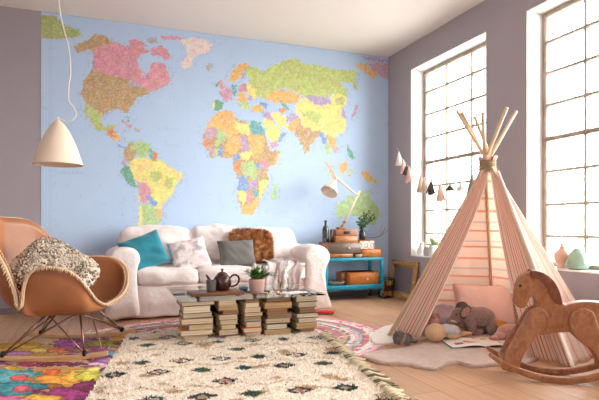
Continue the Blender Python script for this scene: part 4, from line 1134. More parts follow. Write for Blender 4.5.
    # dry twig lying to the right
    b = MB(); zz = ZT+.10
    a = Vector((X_(371), -.20, ZT+.125+.09))
    P = crm([a, ony(380, 236, -.22), ony(385, 228, -.2)], 6); b.tube(P, [.004]*len(P), 6)
    b.tube(crm([P[5], ony(384, 233, -.22), ony(388, 230, -.2)], 4), .002, 5); b.tube(crm([P[7], ony(381, 229, -.22), ony(383, 224, -.2)], 4), .002, 5)
    o = b.build('dry_twig', m_brwood); tag(o, 'bare forked reddish twig resting on the patterned box and pointing right', 'twig')
    # stone bowl on top front
    b = MB(); b.lathe([(0, 0), (.03, 0), (.052, .02), (.056, .045), (.050, .045), (.044, .022), (.025, .012), (0, .01)], 20, None)
    o = b.build('shell_bowl', mat('mottled_shell', srgb(166, 146, 132), .5, var=.3, vs=40, bump=.5, bs=40)); o.location = (X_(357.5), -.345+.0, ZT); o.scale = (.85, .55, .9)
    o.location.y = -.345
    o.location = (X_(358), -.372+.02, ZT)
    tag(o, 'small mottled shell bowl at the front edge of the trolley top', 'bowl')
    # lower shelf
    box_drawer('drawer_box', 'glossy orange wooden drawer box on the lower shelf of the trolley', X_(350, 285), X_(378.5, 280), -.35, -.10, .1625, .1625+.155, m_orwood, m_orwood, m_knob, .58)
    box_drawer('wooden_box', 'brown wooden box half hidden behind the orange box on the lower trolley shelf', X_(343.5, 285), X_(349.3, 280), -.27, -.12, .1625, .1625+.15, m_brwood, m_brwood, m_brwood, .5)
    b = MB(); b.lathe([(0, .002), (.035, 0), (.080, .022), (.105, .052), (.102, .054), (.076, .027), (.03, .006), (0, .006)], 32)
    o = b.build('pewter_dish', mat('pewter', srgb(170, 160, 152), .4, var=.15, metal=.5)); o.location = (X_(339.5, 285)+.0, -.275, .1625); o.scale = (.92, .8, 1)
    tag(o, 'shallow grey pewter dish on the lower shelf of the trolley beside the boxes', 'dish')
shelf_things()

def basket():
    c = Vector((-.178, -.245, 0))
    t = thing('wire_basket', 'black wire basket of oranges and cones on the floor right of the trolley', 'basket', c)
    b = MB(); R0, R1, Hh = .085, .102, .215
    def cr(r, z, n=28): return [(r*math.cos(2*PI*i/n)*1.0, r*math.sin(2*PI*i/n), z) for i in range(n+1)]
    for k in range(6):
        z = .006+Hh*k/5; r = R0+(R1-R0)*k/5; b.tube(cr(r, z), .0042 if k in (0, 5) else .0025, 6, caps=False)
    for i in range(18):
        a = 2*PI*i/18; b.tube([(0, 0, .006), (R0*math.cos(a), R0*math.sin(a), .006), (R1*math.cos(a), R1*math.sin(a), .006+Hh)], .0024, 5)
    b.build('wire_frame', m_black, t)
    mo = mat('orange_peel', srgb(226, 126, 36), .45, bump=.3, bs=200); my = mat('lemon_peel', srgb(226, 186, 62), .45, bump=.3, bs=200); mc = mat('brown_cone', srgb(120, 66, 36), .8, bump=1, bs=60)
    rnd = random.Random(4); k = 0
    pos = [(-.035, -.036, .045), (.036, -.030, .045), (.0, .038, .045), (-.040, .025, .10), (.040, .02, .10), (0, -.045, .105), (-.02, .01, .155), (.035, -.025, .165)]
    nm = ['orange', 'lemon', 'pine_cone']
    for i, p in enumerate(pos):
        q = i % 3
        b = MB(); b.ball((0, 0, 0), (.036, .036, .034) if q != 1 else (.034, .03, .03), 16, 10)
        o = b.build(nm[q], (mo, my, mc)[q]); o.location = c+Vector(p)
        tag(o, {'orange': 'orange fruit among the pile in the black wire basket by the wall', 'lemon': 'yellow lemon among the pile in the black wire basket by the wall', 'pine_cone': 'brown cone among the pile in the black wire basket by the wall'}[nm[q]], nm[q].replace('_', ' '), nm[q].replace('_', ' ')+'s in the wire basket')
basket()

def picture_frame():
    # leans on the right wall
    y0, y1 = -.14, -.70; h = .445; w = y0-y1; bx = -.085
    ang = math.asin((-bx-.02)/h)
    t = thing('leaning_picture', 'empty gilded wooden picture frame leaning against the right wall by the basket', 'picture frame', (bx, (y0+y1)/2, 0), (0, ang, 0))
    mg = wood('gilded_wood', srgb(140, 100, 58), srgb(206, 166, 110), (6, 6, 20), .35)
    md = mat('frame_panel', srgb(120, 112, 120), .5, var=.06, vs=6)
    f = .075
    def prof(a, c, horiz):
        b = MB()
        # moulding: three stepped bars
        for k, (i0, i1, t0) in enumerate([(0, .25, .018), (.25, .75, .030), (.75, 1, .014)]):
            if horiz == 'b': b.rbox(-t0, -w/2+f*i0, f*i0, 0.001, w/2-f*i0, f*i1, .003, 1)
            if horiz == 't': b.rbox(-t0, -w/2+f*i0, h-f*i1, 0.001, w/2-f*i0, h-f*i0, .003, 1)
            if horiz == 'l': b.rbox(-t0, w/2-f*i1, f*i0, 0.0005, w/2-f*i0, h-f*i0, .003, 1)
            if horiz == 'r': b.rbox(-t0, -w/2+f*i0, f*i0, 0.0005, -w/2+f*i1, h-f*i0, .003, 1)
        return b
    for k in 'btlr': prof(0, 0, k).build('frame_rail', mg, t)
    b = MB(); b.box(-.004, -w/2+f, f, -.001, w/2-f, h-f); b.build('backing_panel', md, t)
picture_frame()
# ------------------------------------------------------------------ play tent
APEX = Vector((-.655, -2.545, 1.335))
BASE = {'FL': Vector((-1.318, -2.228, 0)), 'FR': Vector((-.706, -3.319, 0)), 'R': Vector((-.24, -3.187, 0)), 'B2': Vector((-.13, -2.93, 0)), 'B': Vector((-.211, -2.099, 0)), 'L': Vector((-.70, -1.72, 0))}
CR = {}
for i, (k, p) in enumerate(BASE.items()):
    o = (p-APEX); o.z = 0; o.normalize(); CR[k] = APEX+Vector((-o.y, o.x, 0))*{'FL': .02, 'FR': .034, 'R': -.034, 'B2': .022, 'B': .018, 'L': .018}[k]+o*.004+Vector((0, 0, (i % 3-1)*.006))
def stripe_mat(name, trans=.35, pale=False):
    m, nt, b = newmat(name); N = nt.nodes.new; L = nt.links.new
    uv = N('ShaderNodeUVMap'); uv.uv_map = 'UVMap'
    sx = N('ShaderNodeSeparateXYZ'); L(uv.outputs[0], sx.inputs[0])
    mu = N('ShaderNodeMath'); mu.operation = 'MULTIPLY'; mu.inputs[1].default_value = 3.1; L(sx.outputs['X'], mu.inputs[0])
    fr = N('ShaderNodeMath'); fr.operation = 'FRACT'; L(mu.outputs[0], fr.inputs[0])
    r = N('ShaderNodeValToRGB'); r.color_ramp.interpolation = 'CONSTANT'
    cream = (*srgb(244, 226, 212), 1); red = (*srgb(200, 88, 74), 1); pk = (*srgb(236, 182, 166), 1); gr = (*srgb(184, 164, 152), 1); sal = (*srgb(218, 116, 96), 1)
    stops = [(0, cream), (.10, red), (.14, cream), (.25, pk), (.31, cream), (.40, gr), (.44, cream), (.56, sal), (.60, cream), (.71, red), (.745, cream), (.86, gr), (.895, cream)]
    if pale: stops = [(0, cream), (.12, pk), (.16, cream), (.30, (*srgb(222, 206, 200), 1)), (.34, cream), (.52, pk), (.57, cream), (.78, pk), (.82, cream), (.9, (*srgb(222, 206, 200), 1)), (.93, cream)]  # stripes bleached as if lit from behind
    e = r.color_ramp.elements; e[0].position = 0; e[0].color = cream; e[1].position = stops[1][0]; e[1].color = stops[1][1]
    for p, c in stops[2:]:
        q = e.new(p); q.color = c
    L(fr.outputs[0], r.inputs[0]); L(r.outputs[0], b.inputs['Base Color']); b.inputs['Roughness'].default_value = .9
    t = N('ShaderNodeBsdfTranslucent'); L(r.outputs[0], t.inputs['Color'])
    mx = N('ShaderNodeMixShader'); mx.inputs[0].default_value = trans
    L(b.outputs[0], mx.inputs[1]); L(t.outputs[0], mx.inputs[2]); L(mx.outputs[0], nt.nodes['Material Output'].inputs['Surface'])
    n = N('ShaderNodeTexNoise'); n.inputs['Scale'].default_value = 7; v = objco(nt); L(v, n.inputs['Vector'])
    q = N('ShaderNodeBump'); q.inputs['Strength'].default_value = .5; q.inputs['Distance'].default_value = .02; L(n.outputs['Fac'], q.inputs['Height']); L(q.outputs[0], b.inputs['Normal'])
    return m
m_tent = stripe_mat('striped_tent_cotton', .5)
m_tentlit = stripe_mat('backlit_striped_tent_cotton', .6, True)  # lighter copy of the tent cotton, window backlight put into its colours
m_tentw = mat('cream_tent_cotton', srgb(246, 236, 226), .9, bump=.3, bs=40)
def tent():
    O = Vector((APEX.x, APEX.y, 0))
    t = thing('play_tent', 'pink and cream striped teepee play tent by the window', 'tent', O)
    top_ext = {'FL': (523, 112), 'L': (511, 106), 'B': (483, 111), 'FR': (475, 117), 'R': (456.5, 110), 'B2': (453, 112)}
    for k, p in BASE.items():
        c = CR[k]; d = (c-p)
        # length of the part above the knot from the height wanted
        zt = 1.335+{'FL': .365, 'L': .355, 'B': .335, 'FR': .375, 'R': .395, 'B2': .38}[k]
        if k == 'B2': d = Vector((c-p)); 
        e = p+d*(zt/d.z)
        b = MB(); b.tube([p-O+Vector((0, 0, .01)), c-O, e-O], .0125, 10); b.build('pole', m_pole, t)
    ks = ['FR', 'R', 'B2', 'B', 'L', 'FL']
    out = lambda k: (lambda q: Vector((q.x, q.y, 0)).normalized())(BASE[k]-APEX)
    def panel(k0, k1, name, sag=.03, across=False, seed=0, hem=0.0):
        def fn(u, v):
            a = BASE[k0].lerp(CR[k0], v*.94)+out(k0)*.017*(1-v*.3); c = BASE[k1].lerp(CR[k1], v*.94)+out(k1)*.017*(1-v*.3)
            p = a.lerp(c, u); w = 4*u*(1-u)
            o = (out(k0)+out(k1)).normalized()
            p = p-o*sag*w*(1-v)**.7*(.7)+o*.012*nz(u*3+seed, v*3)*w+o*.010*math.sin(u*14+seed)*w*max(0, 1-v*1.5)
            p.z = max(.008, p.z+.01*nz(u*5, 0, seed)*(1-v)**4)
            return p-O
        W = (BASE[k0]-BASE[k1]).length; Ls = APEX.z
        b = MB(); b.grid(fn, 24, 40, uvfn=(lambda u, v: (v*Ls*.8, u)) if across else (lambda u, v: (u*W*.8+seed*.13, v)))
        b.build(name, m_tentlit if seed in (2, 3, 4, 5) else m_tent, t, solid=.003)
    panel('FR', 'R', 'side_panel', .03, seed=2); panel('R', 'B2', 'side_panel', .03, seed=3); panel('B2', 'B', 'back_panel', .02, True, 4); panel('B', 'L', 'back_panel', .02, True, 5); panel('L', 'FL', 'side_panel', .02, True, 6)
    # front flaps tied back
    def flap(k, other, fmax, name, seed, inn, shape):
        inward = -(out(k)+out(other)).normalized()
        def fn(u, v):
            a = BASE[k].lerp(CR[k], v*.95)+out(k)*.018
            c = BASE[other].lerp(CR[other], v*.95)+out(other)*.018
            f = shape(v)
            p = a.lerp(c, u*f)
            p += inward*inn*u*(1-v)**.8*1.0
            p += inward*(.018*math.sin(u*9+seed)+.02*nz(u*4, v*2, seed))*(1-v)*min(1, u*4)
            p.z = max(.008, p.z+.03*u*(1-v)**3)
            return p-O
        W = .62
        b = MB(); b.grid(fn, 26, 44, uvfn=lambda u, v: (u*W*.9*(.35+.65*1)+seed*.21, v)); b.build(name, m_tent, t, solid=.003)
        b = MB(); b.tube([fn(1, i/30) for i in range(31)], .005, 6); b.build('flap_hem', m_tentw, t)
    flap('FL', 'FR', .3, 'front_flap', 1, .05, lambda v: .20+.03*math.sin(PI*v)+.30*v**3)
    flap('FR', 'FL', .3, 'front_flap', 4, .03, lambda v: .19+.04*math.sin(PI*v)+.14*v**3)
    b = MB()
    p0 = BASE['FR']+out('FR')*.026; c0 = CR['FR']+out('FR')*.026
    def sl(u, v):
        q = p0.lerp(c0, v*.94); s = Vector((.955, .30, 0)); return q-O+s*(u-.5)*.045*(1-.5*v)+out('FR')*(.012*(1-(2*u-1)**2))
    b.grid(sl, 6, 20); b.build('pole_sleeve', m_tentw, t, solid=.003)
    # knot of fabric and rope at the crossing
    b = MB()
    for i in range(5):
        P = [(.052*math.cos(a*.5+i)+.006*nz(a, i), .052*math.sin(a*.5+i), 1.275+.014*i+.006*math.sin(a*2+i)) for a in range(14)]
        b.tube(P, .011, 8)
    b.build('tie_rope', mat('jute_rope', srgb(166, 140, 112), .95, bump=1, bs=120), t)
    b = MB()
    def col(u, v):
        a = 2*PI*u; r = .040+.022*v+.010*math.sin(a*7)*v; return (r*math.cos(a), r*math.sin(a), 1.30+.065*v+.008*math.sin(a*5))
    b.grid(col, 60, 8, closeu=True, uvfn=lambda u, v: (u*.5, v)); b.build('gathered_collar', m_tent, t, solid=.003)
tent()

# ------------------------------------------------------------------ inside and in front of the tent
def tent_things():
    cushion('pink_pillow', 'large plain pink pillow standing inside the striped tent', .50, .36, .16, (-.475, -2.30, .205), (-.30, .03, -.30), m_pink, 2, .003, cat='pillow', wr=.010)
    # lilac blanket bundle
    b = MB(); soft(b, -.20, -.12, 0, .20, .12, .17, .07, 16, .02, .035, 9, 4)
    o = b.build('lilac_blanket', m_lilac); o.location = (-.80, -2.13, .005); o.rotation_euler = (0, 0, .2); tag(o, 'bundled pale lilac blanket at the left side inside the tent', 'blanket')
    # mustard cloth
    b = MB(); soft(b, -.07, -.05, 0, .07, .05, .095, .03, 10, .01, .016, 14, 2)
    o = b.build('mustard_cloth', m_mustard); o.location = (-.50, -2.475, .015); o.rotation_euler = (0, 0, -.2); tag(o, 'small folded mustard yellow cloth in front of the pink pillow', 'cloth')

    def plush(name, label, loc, rotz, balls, m, extra=(), vox=.007):
        t = thing(name, label, 'plush toy', loc, (0, 0, rotz))
        b = MB()
        for c, r, *q in balls: b.ball(c, r, 16, 10, rot=q[0] if q else None)
        b.build('body', m, t, remesh=vox, smooth_it=3)
        for nm, bl, mm in extra:
            b = MB()
            for c, r, *q in bl: b.ball(c, r, 14, 9, rot=q[0] if q else None)
            b.build(nm, mm, t)
        return t
    # elephant: faces -x
    plush('plush_elephant', 'grey-brown plush elephant with raised ears standing in front of the pink pillow', (-.685, -2.43, .03), -.35, [
        ((.05, 0, .125), (.115, .075, .075)), ((-.02, 0, .13), (.08, .07, .075)), ((-.115, 0, .135), (.062, .055, .06)),
        ((-.165, 0, .10), (.034, .032, .055), (0, .5, 0)), ((-.19, -.005, .055), (.024, .024, .055), (0, .2, 0)), ((-.20, -.005, .02), (.026, .018, .016)),
        ((-.03, -.05, .055), (.034, .034, .065), (0, -.15, 0)), ((-.03, .05, .055), (.034, .034, .065), (0, -.15, 0)),
        ((.12, -.05, .055), (.036, .036, .065), (0, .25, 0)), ((.12, .05, .055), (.036, .036, .065), (0, .25, 0)),
        ((.01, -.055, .02), (.05, .032, .022)), ((.17, -.05, .025), (.04, .032, .026))], m_plush_g, [
        ('ear', [((-.085, -.058, .172), (.052, .012, .056), (.3, .2, .4))], m_plush_d), ('ear', [((-.075, .05, .18), (.052, .012, .056), (-.3, .2, -.4))], m_plush_d),
        ('inner_ear', [((-.088, -.070, .172), (.038, .006, .042), (.3, .2, .4))], m_plush_p), ('tusk', [((-.165, -.035, .095), (.028, .009, .010), (0, .4, 0))], m_plush_w), ('eye', [((-.15, -.045, .148), .006)], m_black)])
    # round headed doll lying with its head to the camera
    plush('rag_doll', 'beige round-headed rag doll in a pale blue dress lying at the tent opening', (-1.13, -2.56, .025), .15, [
        ((0, 0, .068), (.078, .070, .066)), ((.09, .03, .06), (.04, .035, .035))], m_plush_b, [
        ('dress', [((.155, .035, .058), (.085, .06, .052), (0, .1, .1)), ((.20, .03, .055), (.05, .065, .045))], mat('pale_blue_dress', srgb(196, 204, 210), .9, bump=.5, bs=60)),
        ('limb', [((.27, -.01, .03), (.075, .020, .020), (0, 0, -.2))], m_plush_b), ('limb', [((.26, .06, .035), (.075, .020, .020), (0, 0, .2))], m_plush_b), ('arm', [((.13, -.055, .035), (.05, .017, .017), (0, 0, -.4))], m_plush_b)])
    # small pink creature behind
    plush('plush_mouse', 'small pink plush mouse behind the round-headed doll', (-1.01, -2.36, .02), -.1, [
        ((0, 0, .10), (.055, .05, .048)), ((.0, .04, .05), (.06, .055, .05)), ((-.05, -.01, .085), (.028, .025, .022)), ((-.09, .02, .03), (.06, .022, .02), (0, 0, .5)), ((.07, -.02, .03), (.045, .02, .02))], m_plush_p, [
        ('ear', [((-.01, -.03, .15), (.022, .006, .020))], m_plush_p), ('ear', [((.045, .0, .145), (.022, .006, .020))], m_plush_p), ('eye', [((-.045, -.032, .10), .005)], m_black)])
    # dark small bunny at the left
    plush('plush_bunny', 'small dark grey plush bunny slumped at the left edge of the tent', (-1.42, -2.555, .022), .2, [
        ((0, 0, .055), (.052, .045, .048)), ((.065, .01, .04), (.055, .045, .038)), ((-.045, -.015, .04), (.022, .022, .02)), ((.12, -.02, .02), (.035, .018, .016)), ((.03, -.05, .018), (.035, .016, .014))], m_plush_d, [
        ('ear', [((-.01, -.045, .05), (.014, .010, .042), (.3, .2, 0))], m_plush_g), ('ear', [((.015, .04, .075), (.014, .010, .045), (-.6, .3, 0))], m_plush_g)])
    # second elephant lying
    plush('plush_elephant', 'dusty pink plush elephant lying down to the right of the open book', (-.555, -2.68, .02), -.1, [
        ((0, 0, .06), (.12, .07, .058)), ((.10, .01, .06), (.06, .055, .05)), ((-.11, -.02, .04), (.05, .035, .03)), ((-.17, -.035, .03), (.05, .020, .018), (0, 0, .2)), ((.0, -.07, .025), (.06, .025, .022)), ((.15, -.03, .035), (.035, .025, .03))], m_plush_p, [
        ('ear', [((.09, -.05, .06), (.035, .010, .032), (.2, 0, .2))], m_plush_p), ('eye', [((.145, -.03, .075), .005)], m_black)], vox=.007)
    plush('plush_bear', 'small dusty pink plush bear beside the right tent flap', (-.33, -2.64, .02), 0, [
        ((0, 0, .11), (.045, .04, .042)), ((0, 0, .05), (.055, .045, .055)), ((.03, -.05, .025), (.02, .04, .02)), ((-.03, -.05, .025), (.02, .04, .02)), ((-.03, 0, .15), .015), ((.03, 0, .15), .015)], m_plush_p, [('snout', [((0, -.038, .10), (.018, .014, .013))], m_plush_w)])
    # open picture book
    c = onz(479, 343.5, .026)
    t = thing('picture_book', 'open picture book lying on the fur mat in front of the plush elephant', 'book', (c.x, c.y, .026), (0, 0, -.30))
    mp = mat('white_page', srgb(246, 242, 236), .6)
    W = .235; D = .235
    for s in (-1, 1):
        def fn(u, v, s=s): return (s*u*W, (v-.5)*D, .004+.016*math.sin(PI*min(1, u*1.25+.02))**.8*(1-u*.6))
        b = MB(); b.grid(fn, 20, 6); pg = b.build('page_block', mp, t, solid=.005)
        rnd = random.Random(10+s); q = MB()
        for k in range(7):
            u0, v0 = rnd.uniform(.12, .72), rnd.uniform(.12, .75); du, dv = rnd.uniform(.08, .25), rnd.uniform(.06, .2)
            col = rnd.choice([srgb(196, 120, 100), srgb(150, 150, 140), srgb(226, 190, 160), srgb(120, 110, 104)]) if s < 0 else rnd.choice([srgb(160, 156, 150), srgb(190, 186, 180), srgb(214, 170, 150)])
            q.grid(lambda u, v: Vector(fn(u0+u*du, v0+v*dv))+Vector((0, 0, .0032+k*.0001)), 5, 4, colfn=lambda u, v, col=col: col)
        q.build('illustration', m_printpage, pg, recalc=False)
    b = MB(); b.box(-W-.004, -D/2-.004, 0, W+.004, D/2+.004, .003); b.build('cover', mat('dark_board', srgb(70, 62, 66), .6), t)
m_printpage = vmat('page_print', rough=.6, var=.25, vs=70, bump=0)
tent_things()

# ------------------------------------------------------------------ rocking horse
def rocking_horse():
    lat, dep = 1.391, 2.87
    O = Vector((CC[0]+(lat+.03)*.935+dep*.354, CC[1]-(lat+.03)*.354+dep*.935, 0))
    # local x = to the right in the picture, y = away, turned with the camera's facing
    t = thing('rocking_horse', 'carved brown wooden rocking horse facing left in front of the tent', 'rocking horse', O, (0, 0, math.atan2(-.354, .935)-.28))
    def L(px, py, d=2.87):
        s = F/d; cx = CX+lat*s; return ((px-cx)/s, CZ-(py-HY)/s)
    body = [(511.5,305),(517,308.5),(522,306.5),(524,301),(527,296.5),(530,300),(531,310),(529,322),(534,334),(552,331),(563,330),(572,332),(582,336),(592,332),(598,318),(600,308),(596,300.5),(588,300),(576,299.5),(565,301.5),(557,303.5),(553.5,297),(551,288),(546,280),(538,273.5),(529,272),(522,273.5),(516,278),(513,285),(511.5,292),(510.8,299)]
    o = [(p.x, p.y) for p in crm([(*L(*q), 0) for q in body], 4, True)]
    b = MB(); b.slab(o, .085); b.build('body', m_horse, t, bevel=.022, seg=4, angle=50)
    # mane
    mane = [(529,271),(538,272.3),(547,278.5),(552.5,287),(555.5,297),(556,303),(551,303),(546,297),(543,288),(537,281),(530,276)]
    o = [(p.x, p.y) for p in crm([(*L(*q, 2.85), 0) for q in mane], 4, True)]
    b = MB(); b.slab(o, .105); b.build('mane', m_horse2, t, bevel=.012, seg=3)
    for s in (-1, 1):
        b = MB(); x, z = L(528, 275); b.ball((x, s*.042, z), (.014, .010, .030), 10, 8, rot=(s*-.3, -.3, 0)); b.build('ear', m_horse2, t)
        b = MB(); x, z = L(516.5, 286); b.ball((x, s*.041, z), (.008, .005, .008), 10, 8); b.build('eye', m_black, t)
    # legs
    fl = [(540,309),(546,312),(549,320),(545,330),(537,338),(529,351),(523,362),(519,374),(508,374),(503,369.5),(507,357),(513,345),(520,332),(526,321),(532,312)]
    hl = [(581,308),(590,312),(593,322),(597,333),(607,343),(612,355),(611,368),(598,372),(596,362),(588,350),(577,341),(570,332),(567,320),(572,311)]
    for nm, src in (('front_leg', fl), ('hind_leg', hl)):
        for s in (-1, 1):
            pts = [L(*q, 2.79) for q in src]
            # feet spread to the rockers
            o = [(p.x, p.y) for p in crm([(*q, 0) for q in pts], 4, True)]
            b = MB(); b.slab(o, .034)
            for i, v in enumerate(b.v):
                k = max(0, min(1, (.36-v[2])/.30)); b.v[i] = (v[0], v[1]+s*(.050+.035*k), v[2])
            b.build(nm, m_horse, t, bevel=.010, seg=3, angle=50)
    # tail
    tl = [(594,302),(600,299.5),(608,301),(616,310),(620,326),(618,340),(612,330),(607,315),(599,308)]
    o = [(p.x, p.y) for p in crm([(*L(*q), 0) for q in tl], 4, True)]
    b = MB(); b.slab(o, .04); b.build('tail', m_horse2, t, bevel=.012, seg=3)
    # rockers
    R = .565
    for s in (-1, 1):
        b = MB(); n = 30; A = .68; lo = []; hi = []
        for i in range(n+1):
            a = -A+2*A*i/n; lo.append((R*math.sin(a), R*(1-math.cos(a)))); k = 1-.45*abs(a/A)**3
            hi.append(((R-.036*k)*math.sin(a), R-(R-.036*k)*math.cos(a)))
        b.slab(lo+hi[::-1], .032, TM((0, s*.088, 0))); b.build('rocker', m_horse, t, bevel=.006, seg=2)
    for x in (-.27, .27):
        b = MB(); z = R-math.sqrt(R*R-x*x)+.03; b.rbox(x-.022, -.088, z-.004, x+.022, .088, z+.014, .005, 2); b.build('cross_slat', m_horse, t)
rocking_horse()

# ------------------------------------------------------------------ tassel garland
def garland():
    a = Vector(onx(397.5, 148, -.005)); e = Vector((-.72, -2.56, 1.30))
    ctrl = [(397.5, 148), (401, 157), (410, 168), (421, 176), (436, 182), (448, 183.5), (460, 182.5), (471, 176), (481, 167)]
    N = len(ctrl); P = []
    for i, (px, py) in enumerate(ctrl):
        # depth runs evenly from the wall to the tent knot
        k = i/(N-1)
        da = (a.x-CC[0])*.354+(a.y-CC[1])*.935; de = (e.x-CC[0])*.354+(e.y-CC[1])*.935
        d = 1/((1-k)/da+k/de); r = ray(px, py); P.append(Vector((CC[0]+d*r[0], CC[1]+d*r[1], CZ+d*r[2])))
    C = crm(P, 12); b = MB(); b.tube(C, .0022, 6)
    t = thing('tassel_garland', 'string of pink, white and grey paper tassels running from the wall to the tent top', 'garland', C[0])
    for i in range(len(b.v)): b.v[i] = tuple(Vector(b.v[i])-C[0])
    b.build('string', m_cord, t)
    cols = {'white': srgb(240, 234, 228), 'pink': srgb(236, 196, 180), 'cream': srgb(236, 220, 200), 'dark': srgb(84, 76, 78), 'peach': srgb(240, 204, 184), 'grey': srgb(150, 142, 138)}
    ms = {k: mat(k+'_tissue', v, .85, bump=.4, bs=80) for k, v in cols.items()}
    for px, c, L in ((399, 'white', .15), (403.5, 'pink', .14), (406.5, 'dark', .11), (409.5, 'pink', .16), (420.5, 'cream', .16), (424.5, 'cream', .14), (431, 'dark', .135), (440.5, 'peach', .17), (450.5, 'dark', .06), (461, 'white', .07), (472, 'grey', .16)):
        # nearest point of the string seen at this column
        best = min(C, key=lambda q: abs((CX+F*((q.x-CC[0])*.935-(q.y-CC[1])*.354)/((q.x-CC[0])*.354+(q.y-CC[1])*.935))-px))
        b = MB(); q = best-C[0]; rnd = random.Random(int(px*2))
        b.ball(q, (.010, .010, .010), 8, 6)
        for k in range(22):
            an = 2*PI*k/22; r = .016+.018*rnd.random(); d = Vector((math.cos(an), math.sin(an), 0))
            b.tube([q+Vector((0, 0, -.004)), q+d*.010+Vector((0, 0, -.03)), q+d*r*1.25+Vector((0, 0, -L*rnd.uniform(.88, 1.05)))], [.004, .008, .007], 4)
        b.build('tassel', ms[c], t)['label'] = c+' paper tassel'
garland()

# ------------------------------------------------------------------ on the window sills
def sills():
    z = Z0+.0125
    vg = mat('white_ceramic', srgb(214, 208, 204), .4); vg2 = mat('grey_ceramic', srgb(176, 172, 170), .4)
    def jar(name, label, px, sc, prof, m, x=.075, cat='vase'):
        p = onx(px, 255, x); b = MB(); b.lathe([(r*sc, q*sc) for r, q in prof], 28)
        o = b.build(name, m); o.location = (x, p.y, z); tag(o, label, cat, 'vases on the far window sill' if px < 500 else None); return o
    bottle = [(0, 0), (.7, 0), (1, .12), (1.05, .9), (.85, 1.5), (.5, 2.0), (.45, 2.5), (.58, 2.7), (.5, 2.68), (.38, 2.4), (.4, 2.0), (0, 1.9)]
    tumbler = [(0, 0), (.8, 0), (.9, .1), (.95, 1.2), (.85, 2.0), (.8, 2.3), (.74, 2.3), (.8, 1.2), (0, .2)]
    jar('ceramic_vase', 'tall narrow white vase at the left of the far window sill', 421.5, .052, bottle, vg, .09)
    jar('ceramic_vase', 'short pale grey vase in the middle of the far window sill', 426.8, .042, tumbler, vg2, .06)
    t = thing('succulent_pot', 'white vase with a spreading pale green succulent on the far window sill', 'plant', (.085, onx(432.5, 255, .085).y, z))
    b = MB(); b.lathe([(r*.048, q*.048) for r, q in tumbler], 28); b.build('vase_body', vg, t)
    b = MB(); rnd = random.Random(5)
    for i in range(44):
        a = rnd.uniform(0, 2*PI); el = rnd.uniform(-.1, 1.2); Lf = rnd.uniform(.07, .15); d = Vector((math.cos(a)*math.cos(el), math.sin(a)*math.cos(el), math.sin(el))); sd = d.cross(Vector((0, 0, 1))).normalized()
        c = Vector((0, 0, .115)); c2 = c+d*Lf*.5+Vector((0, 0, .012)); w = .012
        b.add([c-sd*.004, c+sd*.004, c2+sd*w, c+d*Lf, c2-sd*w], [(0, 1, 2, 3, 4)])
    b.build('leaves', mat('pale_succulent', srgb(168, 186, 128), .5, var=.15), t, recalc=False)
    # near sill
    mpk = mat('peach_glass', srgb(216, 172, 150), .12, coat=.6); mgr = mat('green_glass', srgb(138, 166, 144), .15, coat=.5, var=.1, vs=14)
    t = thing('peach_jug', 'round peach coloured glass jug with a stopper on the near window sill', 'jug', (.075, onx(562, 270, .075).y, z))
    b = MB(); b.lathe([(0, 0), (.034, 0), (.036, .012), (.030, .022), (.050, .048), (.062, .085), (.058, .115), (.036, .140), (.022, .152), (.020, .162), (.028, .17), (.024, .17), (.015, .155), (0, .15)], 32); b.build('jug_body', mpk, t)
    b = MB(); b.lathe([(0, .168), (.016, .168), (.010, .178), (.014, .190), (.006, .200), (0, .201)], 16); b.build('stopper', mpk, t)
    b = MB(); b.tube(crm([(0, -.055, .09), (0, -.075, .12), (0, -.05, .155), (0, -.022, .16)], 5), .006, 8); b.build('handle', mpk, t)
    b = MB(); b.lathe([(0, .004), (.060, 0), (.082, .012), (.088, .040), (.074, .085), (.052, .125), (.030, .155), (.018, .165), (.014, .165), (.028, .150), (.048, .122), (.069, .085), (.083, .040), (.076, .015), (0, .010)], 36)
    o = b.build('green_demijohn', mgr); o.location = (.085, onx(577.5, 270, .085).y, z); tag(o, 'squat green glass demijohn beside the peach jug on the near window sill', 'bottle')
    # the little book by the table's right end
    b = MB(); b.rbox(-.10, -.055, 0, .10, .055, .014, .004, 2); p = onz(324, 312.5, .014)
    o = b.build('red_cloth', mat('red_cotton', srgb(206, 40, 44), .85, bump=.4, bs=60)); o.location = (p.x, p.y, .014); o.rotation_euler = (0, 0, -.5); tag(o, 'small folded bright red cloth on the braided rug by the right sofa arm', 'cloth')
sills()

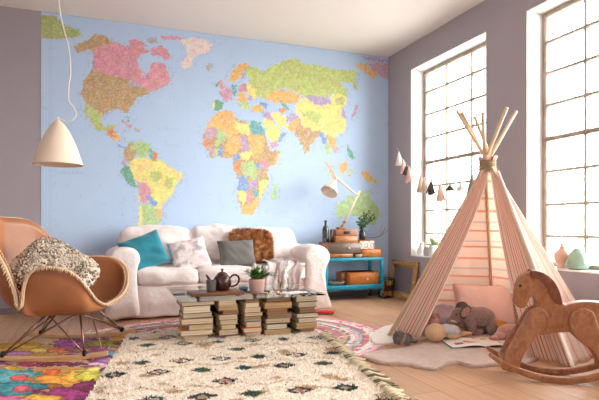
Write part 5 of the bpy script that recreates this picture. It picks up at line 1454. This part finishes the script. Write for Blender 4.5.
# ------------------------------------------------------------------ outside
def outside():
    b = MB(); b.box(.3, -30, -3.2, 60, 30, -3.0); o = b.build('garden_ground', mat('pale_gravel', srgb(214, 208, 198), .95, var=.1, vs=2)); tag(o, kind='structure')
    mf = mat('foliage_outside', srgb(206, 218, 190), .8, var=.3, vs=4); mt = mat('bark_outside', srgb(110, 92, 78), .9)
    for i, (x, y, h, r) in enumerate([(11, 8.5, 6.5, 2.3), (14, 4.0, 5.2, 2.0), (10, 0.8, 4.4, 1.7), (13, 14, 7, 2.6)]):
        t = thing('garden_tree', ['tall pale tree seen through the far window', 'round tree between the two windows outside', 'low bushy tree seen through the near window', 'distant tree seen at the left of the far window'][i], 'tree', (x, y, -3.0))
        b = MB(); b.tube([(0, 0, 0), (.1, .1, h*.35), (0, 0, h*.7)], [.16, .13, .07], 8); b.build('trunk', mt, t)
        b = MB(); rnd = random.Random(i)
        for k in range(900):
            d = Vector((rnd.gauss(0, 1), rnd.gauss(0, 1), rnd.gauss(0, 1))).normalized()*r*rnd.uniform(.35, 1)**.5
            c = d+Vector((0, 0, h*.72)); s = rnd.uniform(.10, .22); u = Vector((rnd.uniform(-1, 1), rnd.uniform(-1, 1), rnd.uniform(-1, 1))).normalized(); w = u.orthogonal().normalized()
            b.add([c-u*s, c+w*s*.6, c+u*s, c-w*s*.6], [(0, 1, 2, 3)])
        b.build('crown', mf, t, recalc=False)
outside()

# ------------------------------------------------------------------ daylight
w = bpy.data.worlds.new('sky'); SC.world = w; w.use_nodes = True
bg = w.node_tree.nodes['Background']; bg.inputs['Color'].default_value = (.93, .97, 1, 1); bg.inputs['Strength'].default_value = SKY
def portal(name, loc, rot, sx, sy):
    l = bpy.data.lights.new(name, 'AREA'); l.shape = 'RECTANGLE'; l.size = sx; l.size_y = sy; l.cycles.is_portal = True
    o = bpy.data.objects.new(name, l); COL.objects.link(o); o.location = loc; o.rotation_euler = rot
for p, q in WIN: portal('window_portal', (TH+.01, (p+q)/2, (Z0+Z1)/2), (0, PI/2, 0), Z1-Z0, p-q)
for p, q in LFILL: portal('window_portal', (XL-.31, (p+q)/2, (Z0+Z1)/2), (0, -PI/2, 0), Z1-Z0, q-p)
for p, q in RW: portal('window_portal', ((p+q)/2, YR-.01-.3, (Z0+Z1)/2), (PI/2, 0, 0), q-p, Z1-Z0)
def sun(energy, direction, angle):
    l = bpy.data.lights.new('sun', 'SUN'); l.energy = energy; l.angle = angle; l.color = (1, .93, .84)
    o = bpy.data.objects.new('sun', l); COL.objects.link(o)
    o.rotation_euler = Vector(direction).to_track_quat('-Z', 'Y').to_euler()
SUNS()
# ------------------------------------------------------------------ camera
cam = bpy.data.cameras.new('camera'); cam.sensor_width = 36; cam.lens = 36*F/599; cam.shift_y = 26/599; cam.shift_x = 0
co = bpy.data.objects.new('camera', cam); COL.objects.link(co)
co.location = (CC[0], CC[1], CZ); co.rotation_euler = (PI/2, 0, -math.atan2(.354, .935))
cam.clip_end = 200
SC.camera = co
SC.view_settings.view_transform = 'Standard'; SC.view_settings.look = 'None'; SC.view_settings.gamma = 1; SC.view_settings.exposure = EXPO
SC.cycles.max_bounces = 10; SC.cycles.diffuse_bounces = 6; SC.cycles.transparent_max_bounces = 12; SC.cycles.sample_clamp_indirect = 8
SC.cycles.caustics_reflective = False; SC.cycles.caustics_refractive = False
